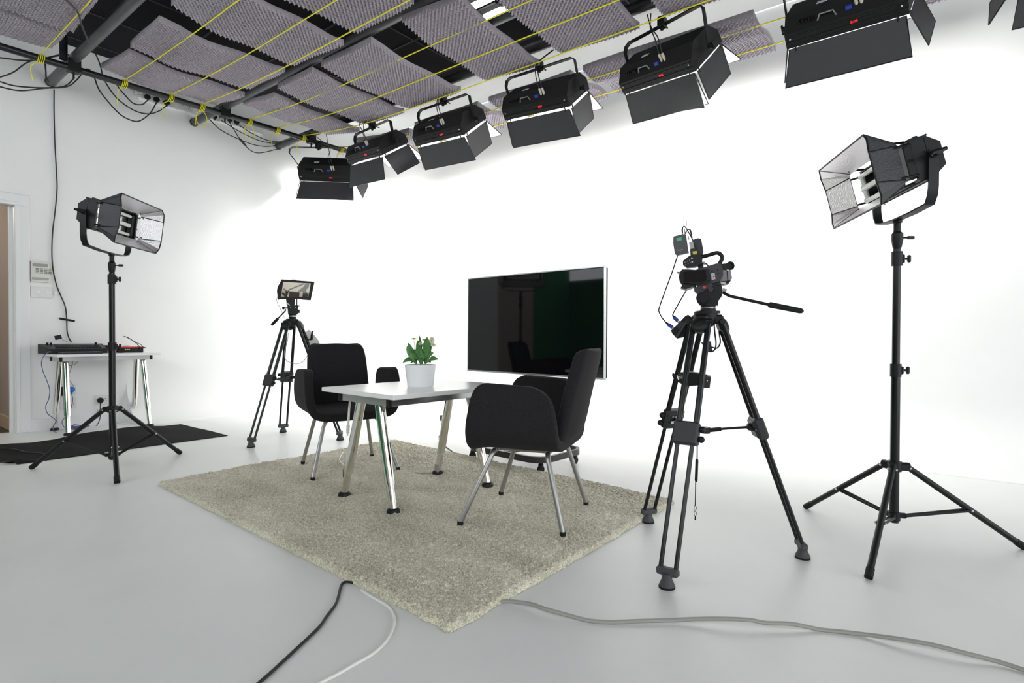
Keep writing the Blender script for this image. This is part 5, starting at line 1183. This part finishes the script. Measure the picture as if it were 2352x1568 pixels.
over = [
 ([a_(-60, 715), a_(0, 695), a_(120, 650), a_(250, 560), a_(400, 525), a_(560, 490), a_(640, 500)], 'rising to the pipe clamp near the doorway'),
 ([a_(-60, 715), a_(0, 735), a_(150, 775), a_(400, 790), a_(580, 775), a_(670, 700)], 'drooping below the end of the nearest cross pipe'),
 ([a_(-60, 760), a_(0, 780), a_(180, 815), a_(400, 795), a_(600, 780), a_(690, 720), a_(745, 650)], 'lowest of the loops at the nearest cross pipe'),
 ([a_(-60, 515), a_(0, 520), a_(240, 545), a_(420, 520), a_(560, 495)], 'running level just under the black pipe by the doorway'),
 ([a_(700, 640), a_(800, 625), a_(850, 700), a_(900, 820), a_(1050, 1000), a_(1150, 1070), a_(1250, 1090), a_(1350, 1020), a_(1405, 930)], 'lowest loop hanging to the second high plug'),
 ([a_(850, 460), a_(900, 580), a_(940, 720), a_(1050, 880), a_(1200, 990), a_(1330, 1025), a_(1430, 1000), a_(1500, 950)], 'hanging in a loop to the third high plug'),
 ([a_(1040, 740), a_(1070, 790), a_(1120, 850), a_(1200, 930), a_(1280, 940), a_(1325, 905)], 'hanging in a short loop to the first high plug'),
 ([a_(405, 570), a_(412, 640), a_(415, 700), a_(440, 745)], 'dropping straight to the end of the nearest cross pipe'),
 ([b_(290, 1050), b_(310, 1065), b_(420, 1170), b_(600, 1260), b_(750, 1310), b_(880, 1315), b_(980, 1280)], 'sagging below the far sockets towards the third cross pipe'),
 ([b_(420, 1080), b_(600, 1190), b_(800, 1275), b_(960, 1285), b_(1100, 1240)], 'sagging gently from the far sockets to the third cross pipe'),
 ([b_(490, 1090), b_(540, 1170), b_(590, 1250), b_(640, 1310), b_(700, 1360), b_(780, 1375), b_(960, 1335)], 'lowest loop from the fifth high plug, with an in-line connector'),
 ([b_(560, 1110), b_(700, 1200), b_(850, 1265), b_(1000, 1280)], 'leaving the sixth high plug'),
]
for i, (pts, lb) in enumerate(over):
    m = MB(); m.tube(spline(pts, 6), 0.0058 if i < 8 else 0.0048, 6)
    if i == 10: m.tube([b_(585, 1240), b_(592, 1252), b_(635, 1300), b_(650, 1315)], [0.006, 0.012, 0.012, 0.006], 8)
    solo(m, 'overhead_cable', CABLEB, 'black overhead cable ' + lb, 'cable', 'black cables drooping along the left wall')
c9 = [on_z(u_ * 600 / 2352, v_ * 600 / 2352, 3.08) for u_, v_ in ((560, -40), (600, 0), (700, 110), (740, 240), (800, 380))]
m = MB(); m.tube(spline(c9, 6), 0.006, 6); solo(m, 'overhead_cable', CABLEB, 'black overhead cable crossing under the foam over the doorway', 'cable', 'black cables drooping along the left wall')
# long black cable taped down the wall to the desk
m = MB(); m.tube(spline([on_y(u_, v_, 6.485) for u_, v_ in ((124, 205), (124, 260), (126, 330), (130, 400), (131, 435), (127, 480), (121, 530), (119, 580), (122, 620), (130, 655), (140, 680), (150, 705), (153, 735), (154, 760), (158, 775), (164, 786))], 5), 0.0052, 7)
solo(m, 'wall_cable', CABLEB, 'long black cable wandering down the left wall to the control desk', 'cable')
A = [on_y(137, 731, 6.488), on_y(172, 737, 6.488)]; m = MB(); m.prism([A[0] + Z_ * 0.009, A[1] + Z_ * 0.009, A[1] - Z_ * 0.009, A[0] - Z_ * 0.009], [p + Y_ * 0.011 for p in (A[0] + Z_ * 0.009, A[1] + Z_ * 0.009, A[1] - Z_ * 0.009, A[0] - Z_ * 0.009)])
solo(m, 'tape_strip', BLACKR, 'strip of black tape across the cable on the left wall', 'tape', smooth=0)

# ------------------------------------------------------------------ black cloth on the floor
def cloth():
    A, B, Cc, D = np.array((0.92, 4.94)), np.array((2.315, 4.943)), np.array((2.32, 5.90)), np.array((0.70, 5.62)); nu, nv = 90, 60; G = []
    for i in range(nu):
        u_ = i / (nu - 1); row = []
        for j in range(nv):
            v_ = j / (nv - 1)
            p = (1 - u_) * (1 - v_) * A + u_ * (1 - v_) * B + u_ * v_ * Cc + (1 - u_) * v_ * D
            bul = math.sin(math.pi * u_) * 0.14 * v_ ** 2
            h = 0.004 + 0.028 * v_ * (0.5 + 0.5 * math.sin(u_ * 11 + 0.6)) * (1 - abs(2 * u_ - 1) ** 4) + 0.006 * math.sin(u_ * 19 + v_ * 5) * v_
            h = max(0.003, h)
            if u_ < 0.10 and v_ < 0.15: h += 0.018 * (1 - u_ / 0.10) * math.sin(v_ / 0.15 * math.pi)
            row.append(Vector((p[0], p[1] + bul + 0.012 * math.sin(u_ * 8) * v_, h)))
        G.append(row)
    m = MB(); m.sheet(G, 0.003); return m
solo(cloth(), 'floor_cloth', CLOTHB, 'black cloth spread over the floor in front of the desk', 'cloth', smooth=60)
m = MB(); m.tube(spline([on_z(u_, v_, z) for u_, v_, z in ((-15, 1030, .03), (0, 1029, .035), (25, 1030, .03), (45, 1034, .025), (60, 1038, .02), (90, 1040, .016), (108, 1043, .014))], 5), 0.004, 6)
solo(m, 'cloth_lead', CABLEB, 'thin black lead lying across the black floor cloth', 'cable')
m = MB(); m.tube(spline([on_z(u_, v_, .02) for u_, v_ in ((-20, 1061), (0, 1060), (20, 1058), (42, 1056))], 4), 0.008, 7); solo(m, 'thick_cable', CABLEB, 'thick black cable entering at the corner of the floor cloth', 'cable')

# ------------------------------------------------------------------ loose cables on the floor
m = MB(); m.tube(spline([on_z(u_, v_, .0048) for u_, v_ in ((812, 1338), (800, 1336), (790, 1337), (783, 1345), (778, 1365), (770, 1388), (750, 1415), (735, 1437), (710, 1462), (680, 1490), (650, 1518), (615, 1550), (585, 1576), (560, 1600))], 5), 0.0044, 8)
solo(m, 'floor_cable', CABLEB, 'black cable emerging from under the near edge of the rug', 'cable')
m = MB(); m.tube(spline([on_z(u_, v_, .0048) for u_, v_ in ((830, 1355), (850, 1368), (880, 1385), (898, 1400), (906, 1420), (902, 1445), (885, 1475), (855, 1502), (815, 1525), (775, 1548), (740, 1566), (700, 1590))], 5), 0.0044, 8)
solo(m, 'floor_cable', CABLEW, 'white cable curving out from under the near edge of the rug', 'cable')
pts = [(1140, 1382, .005), (1165, 1380, .007), (1190, 1382, .012), (1222, 1387, .016), (1250, 1397, .02), (1300, 1411, .014), (1350, 1424, .007), (1400, 1428, .006), (1460, 1426, .008), (1540, 1423.5, .010), (1600, 1421, .016), (1660, 1420.5, .024), (1720, 1423, .026), (1760, 1430, .020), (1820, 1432.5, .018), (1882, 1445, .006), (1940, 1451, .006), (1990, 1457, .008), (2060, 1466, .018), (2140, 1480, .022), (2220, 1500, .018), (2290, 1518, .010), (2352, 1538, .007), (2420, 1562, .006)]
m = MB(); m.tube(spline([on_z(u_, v_, z) for u_, v_, z in pts], 5), 0.0062, 8)
solo(m, 'floor_cable', CABLEF, 'thick grey cable rippling across the floor from under the rug corner', 'cable')
